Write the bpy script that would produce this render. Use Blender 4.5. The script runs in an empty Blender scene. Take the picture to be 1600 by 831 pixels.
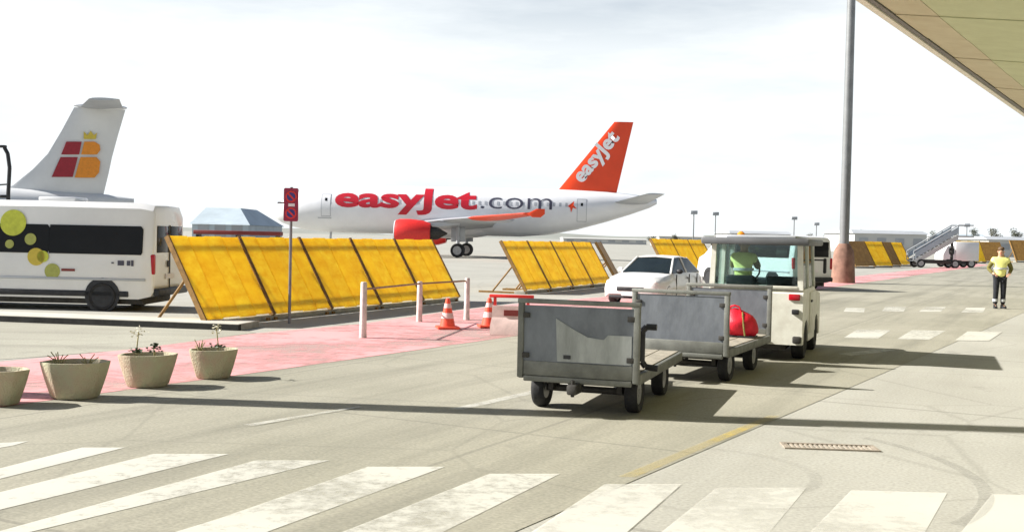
import bpy, bmesh, math, random
from mathutils import Vector, Matrix, Quaternion
R = math.radians
rnd = random.Random(7)
S = bpy.context.scene
C = S.collection

# ------------------------------------------------------------------ camera
FPX, CX, CY, HCAM = 1700.0, 800.0, 415.5, 1.7
PITCH, ROLL = math.atan((415.5 - 371.0) / FPX), R(1.25)
cam_d = bpy.data.cameras.new('camera'); cam = bpy.data.objects.new('camera', cam_d); C.objects.link(cam)
cam_d.sensor_width = 36.0; cam_d.lens = FPX / 1600 * 36.0
cam_d.clip_start = 0.1; cam_d.clip_end = 9000
CAMR = Matrix.Rotation(R(90) - PITCH, 3, 'X') @ Matrix.Rotation(ROLL, 3, 'Z')
cam.matrix_world = Matrix.Translation((0, 0, HCAM)) @ CAMR.to_4x4()
S.camera = cam

# ------------------------------------------------------------------ light
SUN_EL = R(33); TRAVEL = Vector((1, -0.075, 0)).normalized()
world = bpy.data.worlds.new('World'); S.world = world; world.use_nodes = True
nt = world.node_tree; N = nt.nodes; L = nt.links
for n in list(N): N.remove(n)
out = N.new('ShaderNodeOutputWorld'); bg = N.new('ShaderNodeBackground'); bg.inputs[1].default_value = 0.05
sky = N.new('ShaderNodeTexSky'); sky.sky_type = 'NISHITA'; sky.sun_disc = False
sky.sun_elevation = SUN_EL; sky.sun_rotation = math.atan2(-TRAVEL.x, -TRAVEL.y)
sky.air_density = 1.0; sky.dust_density = 1.5; sky.ozone_density = 1.0
tc = N.new('ShaderNodeTexCoord'); sep = N.new('ShaderNodeSeparateXYZ')
L.new(tc.outputs['Generated'], sep.inputs[0])
# thin bright cloud veil: solid low over the horizon, breaking up with height
mp = N.new('ShaderNodeMapping'); mp.inputs['Scale'].default_value = (1.6, 1.6, 9)
L.new(tc.outputs['Generated'], mp.inputs[0])
nz = N.new('ShaderNodeTexNoise'); nz.inputs['Scale'].default_value = 1.7; nz.inputs['Detail'].default_value = 6; nz.inputs['Roughness'].default_value = .6
L.new(mp.outputs[0], nz.inputs['Vector'])
fall = N.new('ShaderNodeMapRange'); fall.inputs[1].default_value = .17; fall.inputs[2].default_value = .33
fall.inputs[3].default_value = 1.0; fall.inputs[4].default_value = -0.25; L.new(sep.outputs[2], fall.inputs[0])
ns = N.new('ShaderNodeMapRange'); ns.inputs[1].default_value = .35; ns.inputs[2].default_value = .7
ns.inputs[3].default_value = -.16; ns.inputs[4].default_value = .30; L.new(nz.outputs[0], ns.inputs[0])
ad = N.new('ShaderNodeMath'); ad.operation = 'ADD'; ad.use_clamp = True; L.new(fall.outputs[0], ad.inputs[0]); L.new(ns.outputs[0], ad.inputs[1])
mx = N.new('ShaderNodeMixRGB'); mx.inputs[2].default_value = (9.3, 9.75, 9.95, 1)
L.new(ad.outputs[0], mx.inputs[0]); L.new(sky.outputs[0], mx.inputs[1]); L.new(mx.outputs[0], bg.inputs[0])
L.new(bg.outputs[0], out.inputs[0])
sd = bpy.data.lights.new('sun', 'SUN'); sd.energy = 5.0; sd.angle = R(.5); sd.color = (1, .96, .90)
sun = bpy.data.objects.new('sun', sd); C.objects.link(sun)
tv = Vector((TRAVEL.x * math.cos(SUN_EL), TRAVEL.y * math.cos(SUN_EL), -math.sin(SUN_EL)))
sun.rotation_euler = tv.to_track_quat('-Z', 'Y').to_euler(); sun.location = (-40, 10, 60)
vs = S.view_settings; vs.view_transform = 'Standard'; vs.look = 'None'; vs.gamma = 1; vs.exposure = 1.15; vs.use_curve_mapping = False

# ------------------------------------------------------------------ layout helpers
def ray(px, py):
    return CAMR @ Vector(((px - CX) / FPX, -(py - CY) / FPX, -1.0))
def G(px, py, z=0.0):
    d = ray(px, py); t = (z - HCAM) / d.z
    return Vector((d.x * t, d.y * t, z))
def PD(px, py, D):
    d = ray(px, py); t = D / d.y
    return Vector((d.x * t, D, HCAM + d.z * t))

# ------------------------------------------------------------------ materials
def pm(name, col, rough=.6, metal=0., var=.18, scale=6., bump=.0, col2=None, stretch=(1, 1, 1), detail=5, spec=.4, coat=0., trans=0., bscale=None):
    m = bpy.data.materials.new(name); m.use_nodes = True
    n = m.node_tree.nodes; l = m.node_tree.links; b = n['Principled BSDF']
    b.inputs['Metallic'].default_value = metal
    b.inputs['Specular IOR Level'].default_value = spec
    if coat: b.inputs['Coat Weight'].default_value = coat; b.inputs['Coat Roughness'].default_value = .08
    t = n.new('ShaderNodeTexCoord'); mpn = n.new('ShaderNodeMapping'); mpn.inputs['Scale'].default_value = stretch
    oi = n.new('ShaderNodeObjectInfo'); sc_ = n.new('ShaderNodeMath'); sc_.operation = 'MULTIPLY'; sc_.inputs[1].default_value = 37.0
    l.new(oi.outputs['Random'], sc_.inputs[0]); l.new(sc_.outputs[0], mpn.inputs['Location'])
    l.new(t.outputs['Object'], mpn.inputs[0])
    x = n.new('ShaderNodeTexNoise'); x.inputs['Scale'].default_value = scale; x.inputs['Detail'].default_value = detail; x.inputs['Roughness'].default_value = .65
    l.new(mpn.outputs[0], x.inputs['Vector'])
    cr = n.new('ShaderNodeValToRGB'); e = cr.color_ramp.elements
    c2 = col2 if col2 else tuple(c * (1 - var * 1.6) for c in col)
    c1 = tuple(min(1, c * (1 + var * .5)) for c in col)
    e[0].position = .3; e[0].color = (*c2, 1); e[1].position = .68; e[1].color = (*c1, 1)
    l.new(x.outputs[0], cr.inputs[0]); l.new(cr.outputs[0], b.inputs['Base Color'])
    mr = n.new('ShaderNodeMapRange'); mr.inputs[3].default_value = min(1, rough * 1.2); mr.inputs[4].default_value = rough * .85
    l.new(x.outputs[0], mr.inputs[0]); l.new(mr.outputs[0], b.inputs['Roughness'])
    if bump:
        y = n.new('ShaderNodeTexNoise'); y.inputs['Scale'].default_value = bscale or scale * 6; y.inputs['Detail'].default_value = 4
        l.new(mpn.outputs[0], y.inputs['Vector'])
        bp = n.new('ShaderNodeBump'); bp.inputs['Strength'].default_value = bump; bp.inputs['Distance'].default_value = .02
        l.new(y.outputs[0], bp.inputs['Height']); l.new(bp.outputs[0], b.inputs['Normal'])
    if trans:
        tr = n.new('ShaderNodeBsdfTranslucent'); mxx = n.new('ShaderNodeMixShader'); mxx.inputs[0].default_value = trans
        l.new(cr.outputs[0], tr.inputs[0]); l.new(b.outputs[0], mxx.inputs[1]); l.new(tr.outputs[0], mxx.inputs[2])
        l.new(mxx.outputs[0], n['Material Output'].inputs[0])
    return m

def glass(name, tint=(.75, .85, .85)):
    m = bpy.data.materials.new(name); m.use_nodes = True
    n = m.node_tree.nodes; l = m.node_tree.links; n.remove(n['Principled BSDF'])
    a = n.new('ShaderNodeBsdfTransparent'); a.inputs[0].default_value = (*tint, 1)
    g = n.new('ShaderNodeBsdfGlossy'); g.inputs['Roughness'].default_value = .03
    f = n.new('ShaderNodeFresnel'); f.inputs[0].default_value = 1.5
    x = n.new('ShaderNodeMixShader'); l.new(f.outputs[0], x.inputs[0]); l.new(a.outputs[0], x.inputs[1]); l.new(g.outputs[0], x.inputs[2])
    l.new(x.outputs[0], n['Material Output'].inputs[0]); return m

def paint(name, col, worn=.45, alpha_scale=5., dens=.9):
    """road paint: colour with worn gaps that show the surface below"""
    m = bpy.data.materials.new(name); m.use_nodes = True
    n = m.node_tree.nodes; l = m.node_tree.links; b = n['Principled BSDF']
    t = n.new('ShaderNodeTexCoord')
    x = n.new('ShaderNodeTexNoise'); x.inputs['Scale'].default_value = alpha_scale; x.inputs['Detail'].default_value = 8; x.inputs['Roughness'].default_value = .75
    l.new(t.outputs['Object'], x.inputs['Vector'])
    x2 = n.new('ShaderNodeTexNoise'); x2.inputs['Scale'].default_value = .45; x2.inputs['Detail'].default_value = 3
    l.new(t.outputs['Object'], x2.inputs['Vector'])
    mm = n.new('ShaderNodeMath'); mm.operation = 'ADD'; l.new(x.outputs[0], mm.inputs[0]); l.new(x2.outputs[0], mm.inputs[1])
    mr = n.new('ShaderNodeMapRange'); mr.inputs[1].default_value = worn * 2 - .12; mr.inputs[2].default_value = worn * 2 + .12
    mr.inputs[3].default_value = dens * .35; mr.inputs[4].default_value = dens
    l.new(mm.outputs[0], mr.inputs[0])
    cr = n.new('ShaderNodeValToRGB'); e = cr.color_ramp.elements
    e[0].position = .3; e[0].color = (*(c * .82 for c in col), 1); e[1].position = .7; e[1].color = (*col, 1)
    l.new(x2.outputs[0], cr.inputs[0]); l.new(cr.outputs[0], b.inputs['Base Color'])
    b.inputs['Roughness'].default_value = .7
    tr = n.new('ShaderNodeBsdfTransparent'); ms = n.new('ShaderNodeMixShader')
    l.new(mr.outputs[0], ms.inputs[0]); l.new(tr.outputs[0], ms.inputs[1]); l.new(b.outputs[0], ms.inputs[2])
    l.new(ms.outputs[0], n['Material Output'].inputs[0]); return m

def ground_mat(name, ca, cb, cstain, ang, joint=0., jsize=5., streak=.5):
    """concrete / asphalt: fine grain, cloudy tone, long streaks along the traffic, optional slab joints"""
    m = bpy.data.materials.new(name); m.use_nodes = True
    n = m.node_tree.nodes; l = m.node_tree.links; b = n['Principled BSDF']
    t = n.new('ShaderNodeTexCoord')
    rot = n.new('ShaderNodeMapping'); rot.inputs['Rotation'].default_value = (0, 0, ang); l.new(t.outputs['Object'], rot.inputs[0])
    big = n.new('ShaderNodeTexNoise'); big.inputs['Scale'].default_value = .22; big.inputs['Detail'].default_value = 7; big.inputs['Roughness'].default_value = .6
    l.new(rot.outputs[0], big.inputs['Vector'])
    st = n.new('ShaderNodeMapping'); st.inputs['Scale'].default_value = (1.5, .10, 1); l.new(rot.outputs[0], st.inputs[0])
    stn = n.new('ShaderNodeTexNoise'); stn.inputs['Scale'].default_value = 1.1; stn.inputs['Detail'].default_value = 6; stn.inputs['Roughness'].default_value = .62
    l.new(st.outputs[0], stn.inputs['Vector'])
    fine = n.new('ShaderNodeTexNoise'); fine.inputs['Scale'].default_value = 38; fine.inputs['Detail'].default_value = 5
    l.new(rot.outputs[0], fine.inputs['Vector'])
    c1 = n.new('ShaderNodeValToRGB'); e = c1.color_ramp.elements
    e[0].position = .36; e[0].color = (*cb, 1); e[1].position = .62; e[1].color = (*ca, 1); l.new(big.outputs[0], c1.inputs[0])
    r2 = n.new('ShaderNodeMapRange'); r2.inputs[1].default_value = .46; r2.inputs[2].default_value = .72; r2.inputs[3].default_value = 0; r2.inputs[4].default_value = streak
    l.new(stn.outputs[0], r2.inputs[0])
    m1 = n.new('ShaderNodeMixRGB'); m1.inputs[2].default_value = (*cstain, 1); l.new(r2.outputs[0], m1.inputs[0]); l.new(c1.outputs[0], m1.inputs[1])
    r3 = n.new('ShaderNodeMapRange'); r3.inputs[1].default_value = .3; r3.inputs[2].default_value = .7; r3.inputs[3].default_value = .82; r3.inputs[4].default_value = 1.12
    l.new(fine.outputs[0], r3.inputs[0])
    m2 = n.new('ShaderNodeMixRGB'); m2.blend_type = 'MULTIPLY'; m2.inputs[0].default_value = 1; l.new(m1.outputs[0], m2.inputs[1]); l.new(r3.outputs[0], m2.inputs[2])
    vr = n.new('ShaderNodeTexVoronoi'); vr.feature = 'DISTANCE_TO_EDGE'; vr.inputs['Scale'].default_value = .42
    wob = n.new('ShaderNodeMixRGB'); wob.inputs[0].default_value = .12; l.new(rot.outputs[0], wob.inputs[1]); l.new(big.outputs[1], wob.inputs[2]); l.new(wob.outputs[0], vr.inputs['Vector'])
    ck = n.new('ShaderNodeMapRange'); ck.inputs[1].default_value = .002; ck.inputs[2].default_value = .012; ck.inputs[3].default_value = .17; ck.inputs[4].default_value = 0; l.new(vr.outputs['Distance'], ck.inputs[0])
    mc = n.new('ShaderNodeMixRGB'); mc.inputs[2].default_value = (.10, .095, .08, 1); l.new(ck.outputs[0], mc.inputs[0]); l.new(m2.outputs[0], mc.inputs[1])
    oil = n.new('ShaderNodeTexNoise'); oil.inputs['Scale'].default_value = 1.3; oil.inputs['Detail'].default_value = 3; l.new(rot.outputs[0], oil.inputs['Vector'])
    om = n.new('ShaderNodeMapRange'); om.inputs[1].default_value = .66; om.inputs[2].default_value = .76; om.inputs[3].default_value = 0; om.inputs[4].default_value = .45; l.new(oil.outputs[0], om.inputs[0])
    mo = n.new('ShaderNodeMixRGB'); mo.inputs[2].default_value = (.13, .125, .105, 1); l.new(om.outputs[0], mo.inputs[0]); l.new(mc.outputs[0], mo.inputs[1])
    m2 = mo
    last = m2
    if joint:
        br = n.new('ShaderNodeTexBrick'); br.inputs['Scale'].default_value = 1 / jsize; br.offset = 0
        br.inputs['Mortar Size'].default_value = .006; br.inputs['Brick Width'].default_value = 1; br.inputs['Row Height'].default_value = 1
        br.inputs['Mortar Smooth'].default_value = .3
        l.new(rot.outputs[0], br.inputs['Vector'])
        mj = n.new('ShaderNodeMath'); mj.operation = 'MULTIPLY'; mj.inputs[1].default_value = joint; l.new(br.outputs['Fac'], mj.inputs[0])
        m3 = n.new('ShaderNodeMixRGB'); m3.inputs[2].default_value = (.09, .085, .075, 1); l.new(mj.outputs[0], m3.inputs[0]); l.new(m2.outputs[0], m3.inputs[1])
        last = m3
    l.new(last.outputs[0], b.inputs['Base Color'])
    b.inputs['Roughness'].default_value = .82; b.inputs['Specular IOR Level'].default_value = .25
    bp = n.new('ShaderNodeBump'); bp.inputs['Strength'].default_value = .25; bp.inputs['Distance'].default_value = .006
    l.new(fine.outputs[0], bp.inputs['Height']); l.new(bp.outputs[0], b.inputs['Normal'])
    return m

RD = R(27.5)     # bearing of the road, right of the view axis
M = {}
M['concrete_ground'] = ground_mat('apron_concrete', (.375, .368, .325), (.325, .318, .278), (.25, .24, .20), RD, .35, 6., .35)
M['road'] = ground_mat('road_surface', (.325, .31, .25), (.265, .255, .20), (.17, .165, .13), RD, .3, 4.2, .7)
M['service'] = ground_mat('service_lane', (.36, .35, .285), (.29, .28, .23), (.2, .19, .155), R(88), 0, 5, .6)
M['pink'] = paint('pink_paint', (.72, .33, .33), .47, 3., .95)
M['white_line'] = paint('white_road_paint', (.60, .59, .52), .45, 7., .82)
M['white_worn'] = paint('worn_white_road_paint', (.72, .71, .64), .46, 5., .6)
M['yellow_line'] = paint('yellow_road_paint', (.60, .46, .12), .54, 5., .55)
M['tyre_mark'] = paint('tyre_rubber_mark', (.10, .098, .09), .52, 3., .13)
M['yellow'] = pm('yellow_board', (.93, .75, .07), .5, 0, .06, 3.2, .25, (.86, .60, .04), (1, 1, 1.6), trans=.55)
M['yellow2'] = pm('yellow_board_faded', (.92, .77, .10), .55, 0, .06, 4., .25, (.84, .58, .045), (1, 1, 1.6), trans=.55)
M['brown_board'] = pm('brown_board', (.42, .23, .05), .6, 0, .2, 5., .3, (.30, .15, .04))  # yellow boards turned out of the light, their shade put into the colour
M['brown_steel'] = pm('brown_steel', (.24, .13, .03), .6, .1, .3, 8., .2)
M['concrete'] = pm('weathered_concrete', (.33, .32, .27), .85, 0, .2, 5., .5)
M['tub'] = pm('planter_concrete', (.38, .39, .26), .85, 0, .25, 3.5, .6, (.45, .35, .26), bscale=30)
M['soil'] = pm('soil', (.09, .07, .045), .95, 0, .3, 14., .8)
M['leaf'] = pm('leaf', (.05, .075, .03), .6, 0, .35, 9.)
M['dry'] = pm('dry_stem', (.34, .30, .14), .8, 0, .3, 9.)
M['petal'] = pm('petal', (.75, .72, .55), .7, 0, .1, 9.)
M['white'] = pm('white_vehicle_paint', (.74, .74, .73), .28, 0, .04, 1.5, 0, coat=.5)
M['cream'] = pm('cream_tractor_paint', (.74, .74, .66), .45, 0, .10, 5., .05, (.60, .58, .50))
M['aircraft'] = pm('aircraft_white', (.72, .73, .75), .3, 0, .05, .5, 0, coat=.3)
M['aircraft_grey'] = pm('aircraft_grey', (.42, .44, .47), .35, .1, .08, .8)
M['tail_grey'] = pm('tail_grey', (.68, .69, .69), .35, 0, .06, .8)
M['orange'] = pm('orange_red_livery', (.78, .062, .012), .35, 0, .06, .7)
M['red_letter'] = pm('red_lettering', (.50, .012, .028), .4, 0, .08, .9)
M['dark_letter'] = pm('dark_lettering', (.06, .06, .09), .4, 0, .1, .9)
M['red'] = pm('red_paint', (.70, .03, .025), .4, 0, .1, 6.)
M['rubber'] = pm('tyre_rubber', (.022, .022, .023), .75, 0, .25, 12., .2)
M['rim'] = pm('rim_steel', (.36, .36, .36), .4, .7, .15, 6.)
M['dark'] = pm('dark_metal', (.035, .036, .04), .5, .3, .25, 8.)
M['under'] = pm('dirty_chassis', (.055, .052, .047), .7, .2, .3, 9.)
M['steel'] = pm('galvanised_steel', (.17, .185, .205), .5, .35, .26, 3.5, .4, (.11, .122, .14), (1, 1, .5), bscale=5)
M['steel_frame'] = pm('grey_cart_frame', (.18, .185, .165), .55, .2, .2, 6., .1)
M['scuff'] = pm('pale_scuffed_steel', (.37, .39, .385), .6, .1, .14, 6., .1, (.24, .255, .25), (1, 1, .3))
M['deck'] = pm('worn_cart_deck', (.34, .31, .25), .8, 0, .25, 7., .3)
M['cab_roof'] = pm('grey_roof', (.12, .125, .135), .5, 0, .15, 4.)
M['glass'] = glass('cab_glass')
M['blackglass'] = pm('tinted_window', (.010, .011, .013), .12, 0, .1, 2., spec=.12)
M['carglass'] = pm('car_window', (.014, .02, .022), .08, 0, .2, 2., spec=.25)
M['lime'] = pm('lime_decal', (.58, .62, .06), .45, 0, .15, 8.)
M['olive'] = pm('olive_decal', (.40, .42, .10), .45, 0, .15, 8.)
M['gold'] = pm('gold_decal', (.62, .48, .06), .45, 0, .1, 8.)
M['maroon'] = pm('maroon_decal', (.33, .015, .03), .45, 0, .15, 8.)
M['amber'] = pm('amber_decal', (.78, .27, .02), .45, 0, .12, 8.)
M['lampred'] = pm('tail_lamp_red', (.45, .01, .02), .2, 0, .1, 8.)
M['lampclear'] = pm('lamp_lens', (.7, .7, .68), .12, 0, .05, 8.)
M['finwhite'] = pm('fin_white', (.92, .92, .92), .4, 0, .02, 8.)
M['sign'] = pm('sign_crimson', (.30, .015, .06), .4, 0, .1, 8.)
M['signblue'] = pm('sign_blue', (.05, .035, .20), .4, 0, .1, 8.)
M['signwhite'] = pm('sign_white', (.75, .72, .74), .5, 0, .05, 8.)
M['pole'] = pm('sign_pole_grey', (.22, .22, .24), .45, .6, .15, 8.)
M['mast'] = pm('mast_steel', (.21, .22, .225), .5, .25, .12, 2., .05)
M['plinth'] = pm('brown_plinth', (.26, .15, .11), .85, 0, .25, 3., .4)
M['post'] = pm('whitewashed_post', (.62, .55, .52), .75, 0, .18, 7., .2)
M['rail'] = pm('railing_steel', (.30, .20, .12), .6, .3, .25, 8.)
M['cone'] = pm('cone_orange_red', (.80, .09, .045), .45, 0, .08, 8.)
M['conewhite'] = pm('cone_white_band', (.72, .52, .50), .45, 0, .1, 8.)
M['barrier_pink'] = pm('faded_barrier_white', (.66, .50, .46), .6, 0, .15, 6.)
M['vest'] = pm('yellow_vest', (.86, .86, .30), .7, 0, .08, 12.)
M['sleeve'] = pm('dark_sleeve', (.17, .15, .04), .85, 0, .2, 12.)
M['trouser'] = pm('navy_trousers', (.018, .02, .026), .85, 0, .25, 12.)
M['reflect'] = pm('reflective_band', (.55, .57, .58), .4, .2, .1, 12.)
M['skin'] = pm('skin', (.52, .30, .20), .55, 0, .1, 10.)
M['hair'] = pm('hair', (.13, .08, .045), .7, 0, .3, 20.)
M['bag'] = pm('red_bag_fabric', (.70, .012, .035), .5, 0, .15, 7., .3, (.45, .006, .02))
M['soffit'] = pm('soffit_panel', (.54, .57, .33), .6, 0, .07, 1.4, .05, (.49, .51, .29), (1, 1, 1))
M['soffit_tan'] = pm('soffit_panel_tan', (.58, .52, .34), .6, 0, .07, 1.4, .05, (.52, .45, .28))
M['fascia'] = pm('cream_fascia', (.85, .80, .66), .5, 0, .06, 3.)
M['fascia_dark'] = pm('grey_fascia', (.20, .19, .17), .6, 0, .12, 3.)
M['wall'] = pm('terminal_wall', (.55, .53, .46), .8, 0, .1, 1.2, .2)
M['hangar'] = pm('hangar_cladding', (.40, .46, .50), .6, 0, .12, .4)
M['hangar_roof'] = pm('hangar_roof', (.42, .49, .53), .5, 0, .12, .3)
M['farwall'] = pm('far_wall', (.52, .52, .50), .8, 0, .1, .1)
M['fardark'] = pm('far_roof', (.36, .38, .40), .8, 0, .15, .1)  # tone raised, distance haze painted into the colour
M['redlow'] = pm('dark_red_equipment', (.22, .035, .03), .6, 0, .2, .8)
M['foliage'] = pm('far_foliage', (.11, .12, .09), .9, 0, .35, .6)  # lightened foliage, distance haze put into the colour
M['foliage2'] = pm('far_foliage_olive', (.12, .12, .085), .9, 0, .35, .6)  # olive variant, also lightened with painted haze
M['bark'] = pm('bark', (.13, .10, .07), .9, 0, .25, 3., .3)
M['kerb_dark'] = pm('dark_rubber_kerb', (.03, .03, .028), .8, 0, .3, 4.)
M['kerb_pale'] = pm('pale_kerb_top', (.50, .48, .42), .8, 0, .12, 2., .2)
M['rust'] = pm('rusty_steel', (.36, .31, .25), .75, .2, .25, 12., .2)
M['hills'] = pm('hill_soil', (.26, .27, .24), .95, 0, .15, .004)

# ------------------------------------------------------------------ mesh helpers
def rot_to(d):
    return Vector((0, 0, 1)).rotation_difference(Vector(d)).to_matrix().to_4x4()

def box(bm, c, s, bev=0., rz=0., rot=None):
    g = bmesh.ops.create_cube(bm, size=1)
    vs_ = g['verts']
    bmesh.ops.scale(bm, vec=s, verts=vs_)
    mat = rot if rot is not None else Matrix.Rotation(rz, 4, 'Z')
    if bev:
        es = list({e for v in vs_ for e in v.link_edges})
        r = bmesh.ops.bevel(bm, geom=es, offset=min(bev, min(s) * .45), segments=2, profile=.5, affect='EDGES')
        vs_ = list({v for f in r['faces'] for v in f.verts} | {v for v in vs_ if v.is_valid})
    bmesh.ops.transform(bm, matrix=Matrix.Translation(c) @ mat, verts=vs_)

def cyl(bm, p0, p1, r0, r1=None, seg=12, cap=True):
    p0, p1 = Vector(p0), Vector(p1); r1 = r0 if r1 is None else r1
    q = rot_to((p1 - p0).normalized())
    a = [bm.verts.new(p0 + q @ Vector((r0 * math.cos(2 * math.pi * i / seg), r0 * math.sin(2 * math.pi * i / seg), 0))) for i in range(seg)]
    b = [bm.verts.new(p1 + q @ Vector((r1 * math.cos(2 * math.pi * i / seg), r1 * math.sin(2 * math.pi * i / seg), 0))) for i in range(seg)]
    for i in range(seg):
        j = (i + 1) % seg; bm.faces.new((a[i], a[j], b[j], b[i]))
    if cap: bm.faces.new(a[::-1]); bm.faces.new(b)

def tube(bm, pts, r, seg=8):
    for p, q in zip(pts[:-1], pts[1:]): cyl(bm, p, q, r, r, seg)

def loft(bm, rings, cap=True):
    vr = [[bm.verts.new(p) for p in ring] for ring in rings]
    n = len(vr[0])
    for a, b in zip(vr[:-1], vr[1:]):
        for i in range(n):
            j = (i + 1) % n; bm.faces.new((a[i], a[j], b[j], b[i]))
    if cap: bm.faces.new(vr[0][::-1]); bm.faces.new(vr[-1])

def lathe(bm, prof, c, axis=(0, 0, 1), seg=20):
    q = rot_to(axis); c = Vector(c); rings = []
    for r, h in prof:
        rings.append([c + q @ Vector((r * math.cos(2 * math.pi * i / seg), r * math.sin(2 * math.pi * i / seg), h)) for i in range(seg)])
    loft(bm, rings)

def prism(bm, poly, a, b, fn):
    """poly of (u, v); fn(u, v, w) -> point; extruded from w=a to w=b"""
    A = [bm.verts.new(fn(u, v, a)) for u, v in poly]; B = [bm.verts.new(fn(u, v, b)) for u, v in poly]
    n = len(poly)
    for i in range(n):
        j = (i + 1) % n; bm.faces.new((A[i], A[j], B[j], B[i]))
    bm.faces.new(A[::-1]); bm.faces.new(B)

def ball(bm, c, r, seg=12, sc=(1, 1, 1)):
    bmesh.ops.create_uvsphere(bm, u_segments=seg, v_segments=max(6, seg // 2), radius=r, matrix=Matrix.Translation(c) @ Matrix.Diagonal((*sc, 1)))

def rrect(w, h, r, n=3):
    pts = []
    for cx, cy, a0 in ((w / 2 - r, h / 2 - r, 0), (-w / 2 + r, h / 2 - r, 90), (-w / 2 + r, -h / 2 + r, 180), (w / 2 - r, -h / 2 + r, 270)):
        for k in range(n + 1):
            a = R(a0 + 90 * k / n); pts.append((cx + r * math.cos(a), cy + r * math.sin(a)))
    return pts

def mesh_of(name, bm, mat, smooth=40):
    bmesh.ops.recalc_face_normals(bm, faces=bm.faces[:])
    me = bpy.data.meshes.new(name); bm.to_mesh(me); bm.free()
    for m_ in (mat if isinstance(mat, (list, tuple)) else [mat]): me.materials.append(m_)
    if smooth:
        me.shade_smooth(); me.set_sharp_from_angle(angle=R(smooth))
    return me

def link(name, me, parent=None, loc=None, rz=None, label=None):
    o = bpy.data.objects.new(name, me); C.objects.link(o)
    if parent is not None: o.parent = parent
    if loc is not None: o.location = loc
    if rz is not None: o.rotation_euler = (0, 0, rz)
    if label: o['label'] = label
    return o

def obj(name, bm, mat, parent=None, smooth=40, label=None):
    return link(name, mesh_of(name, bm, mat, smooth), parent, label=label)

def B(fn, *a, **k):
    bm = bmesh.new(); fn(bm, *a, **k); return bm

def thing(name, label, cat, loc=(0, 0, 0), rz=0., group=None):
    o = bpy.data.objects.new(name, None); C.objects.link(o); o.empty_display_size = .3
    o.location = loc; o.rotation_euler = (0, 0, rz); tag(o, label, cat, group); return o

def tag(o, label, cat, group=None):
    o['label'] = label; o['category'] = cat
    if group: o['group'] = group
    return o

def struct(name, bm, mat, smooth=0):
    o = obj(name, bm, mat, None, smooth); o['kind'] = 'structure'; return o

def copy_tree(o, parent=None):
    c = o.copy(); C.objects.link(c); c.parent = parent
    for ch in o.children: copy_tree(ch, c)
    return c

def sheet(pts, z):
    bm = bmesh.new(); bm.faces.new([bm.verts.new((p[0], p[1], z)) for p in pts])
    bmesh.ops.recalc_face_normals(bm, faces=bm.faces[:])
    if bm.faces[:][0].normal.z < 0: bmesh.ops.reverse_faces(bm, faces=bm.faces[:])
    me = bpy.data.meshes.new('sheet'); bm.to_mesh(me); bm.free(); return me

def ssheet(name, pts, z, mat):
    me = sheet(pts, z); me.name = name; me.materials.append(mat); o = link(name, me); o['kind'] = 'structure'; return o

def text_bm(body, size, bold=0., spacing=1., res=4):
    cu = bpy.data.curves.new('lettering', 'FONT'); cu.body = body; cu.size = size; cu.offset = bold
    cu.space_character = spacing; cu.resolution_u = res; cu.fill_mode = 'FRONT'
    o = bpy.data.objects.new('lettering', cu); C.objects.link(o)
    dg = bpy.context.evaluated_depsgraph_get(); dg.update()
    me = bpy.data.meshes.new_from_object(o.evaluated_get(dg))
    bm = bmesh.new(); bm.from_mesh(me)
    bpy.data.objects.remove(o); bpy.data.curves.remove(cu); bpy.data.meshes.remove(me)
    return bm

def wheel(parent, c, axis, rad, w, rimr=.6, rim=True, rm='rim'):
    bm = bmesh.new(); h = w / 2
    lathe(bm, [(rad * rimr, -h * .7), (rad * .9, -h), (rad * .985, -h * .7), (rad, -h * .3), (rad, h * .3), (rad * .985, h * .7), (rad * .9, h), (rad * rimr, h * .7)], c, axis, 24)
    wv = obj('wheel', bm, M['rubber'], parent)
    if rim:
        bm = bmesh.new()
        lathe(bm, [(rad * rimr * 1.04, -h * .72), (rad * rimr * .8, -h * .5), (rad * .25, -h * .45), (rad * .2, -h * .8), (.01, -h * .8), (.01, h * .8), (rad * .2, h * .8), (rad * .25, h * .45), (rad * rimr * .8, h * .5), (rad * rimr * 1.04, h * .72)], c, axis, 20)
        obj('rim', bm, M[rm], wv)
    return wv

# ================================================================== SETTING
ssheet('ground', [(-4000, -400), (4000, -400), (4000, 6000), (-4000, 6000)], 0, M['concrete_ground'])
rx, ry = math.sin(RD), math.cos(RD)
def along(p, t): return Vector((p.x + rx * t, p.y + ry * t, 0))
eL = G(62, 628); eR = G(825, 822); eF = G(1596, 490); er = (eF - eR).normalized()   # road edges
road_pts = [along(eL, -14), along(eL, 260), eR + er * 300, eR - er * 14]
ssheet('road', road_pts, .004, M['road'])
ssheet('service_lane', [G(-300, 545), G(0, 562), G(200, 547), G(400, 520), G(330, 505), G(250, 497), G(-300, 480)], .004, M['service'])
pk = [G(-130, 655), G(62, 628), G(420, 580), G(800, 526), G(1100, 482), G(1313, 447), G(1545, 414), G(1520, 412), G(1300, 436), G(1000, 460), G(815, 474), G(700, 487), G(560, 507), G(400, 521), G(200, 547), G(0, 566), G(-130, 575)]
ssheet('walkway', pk, .008, M['pink'])
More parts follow.
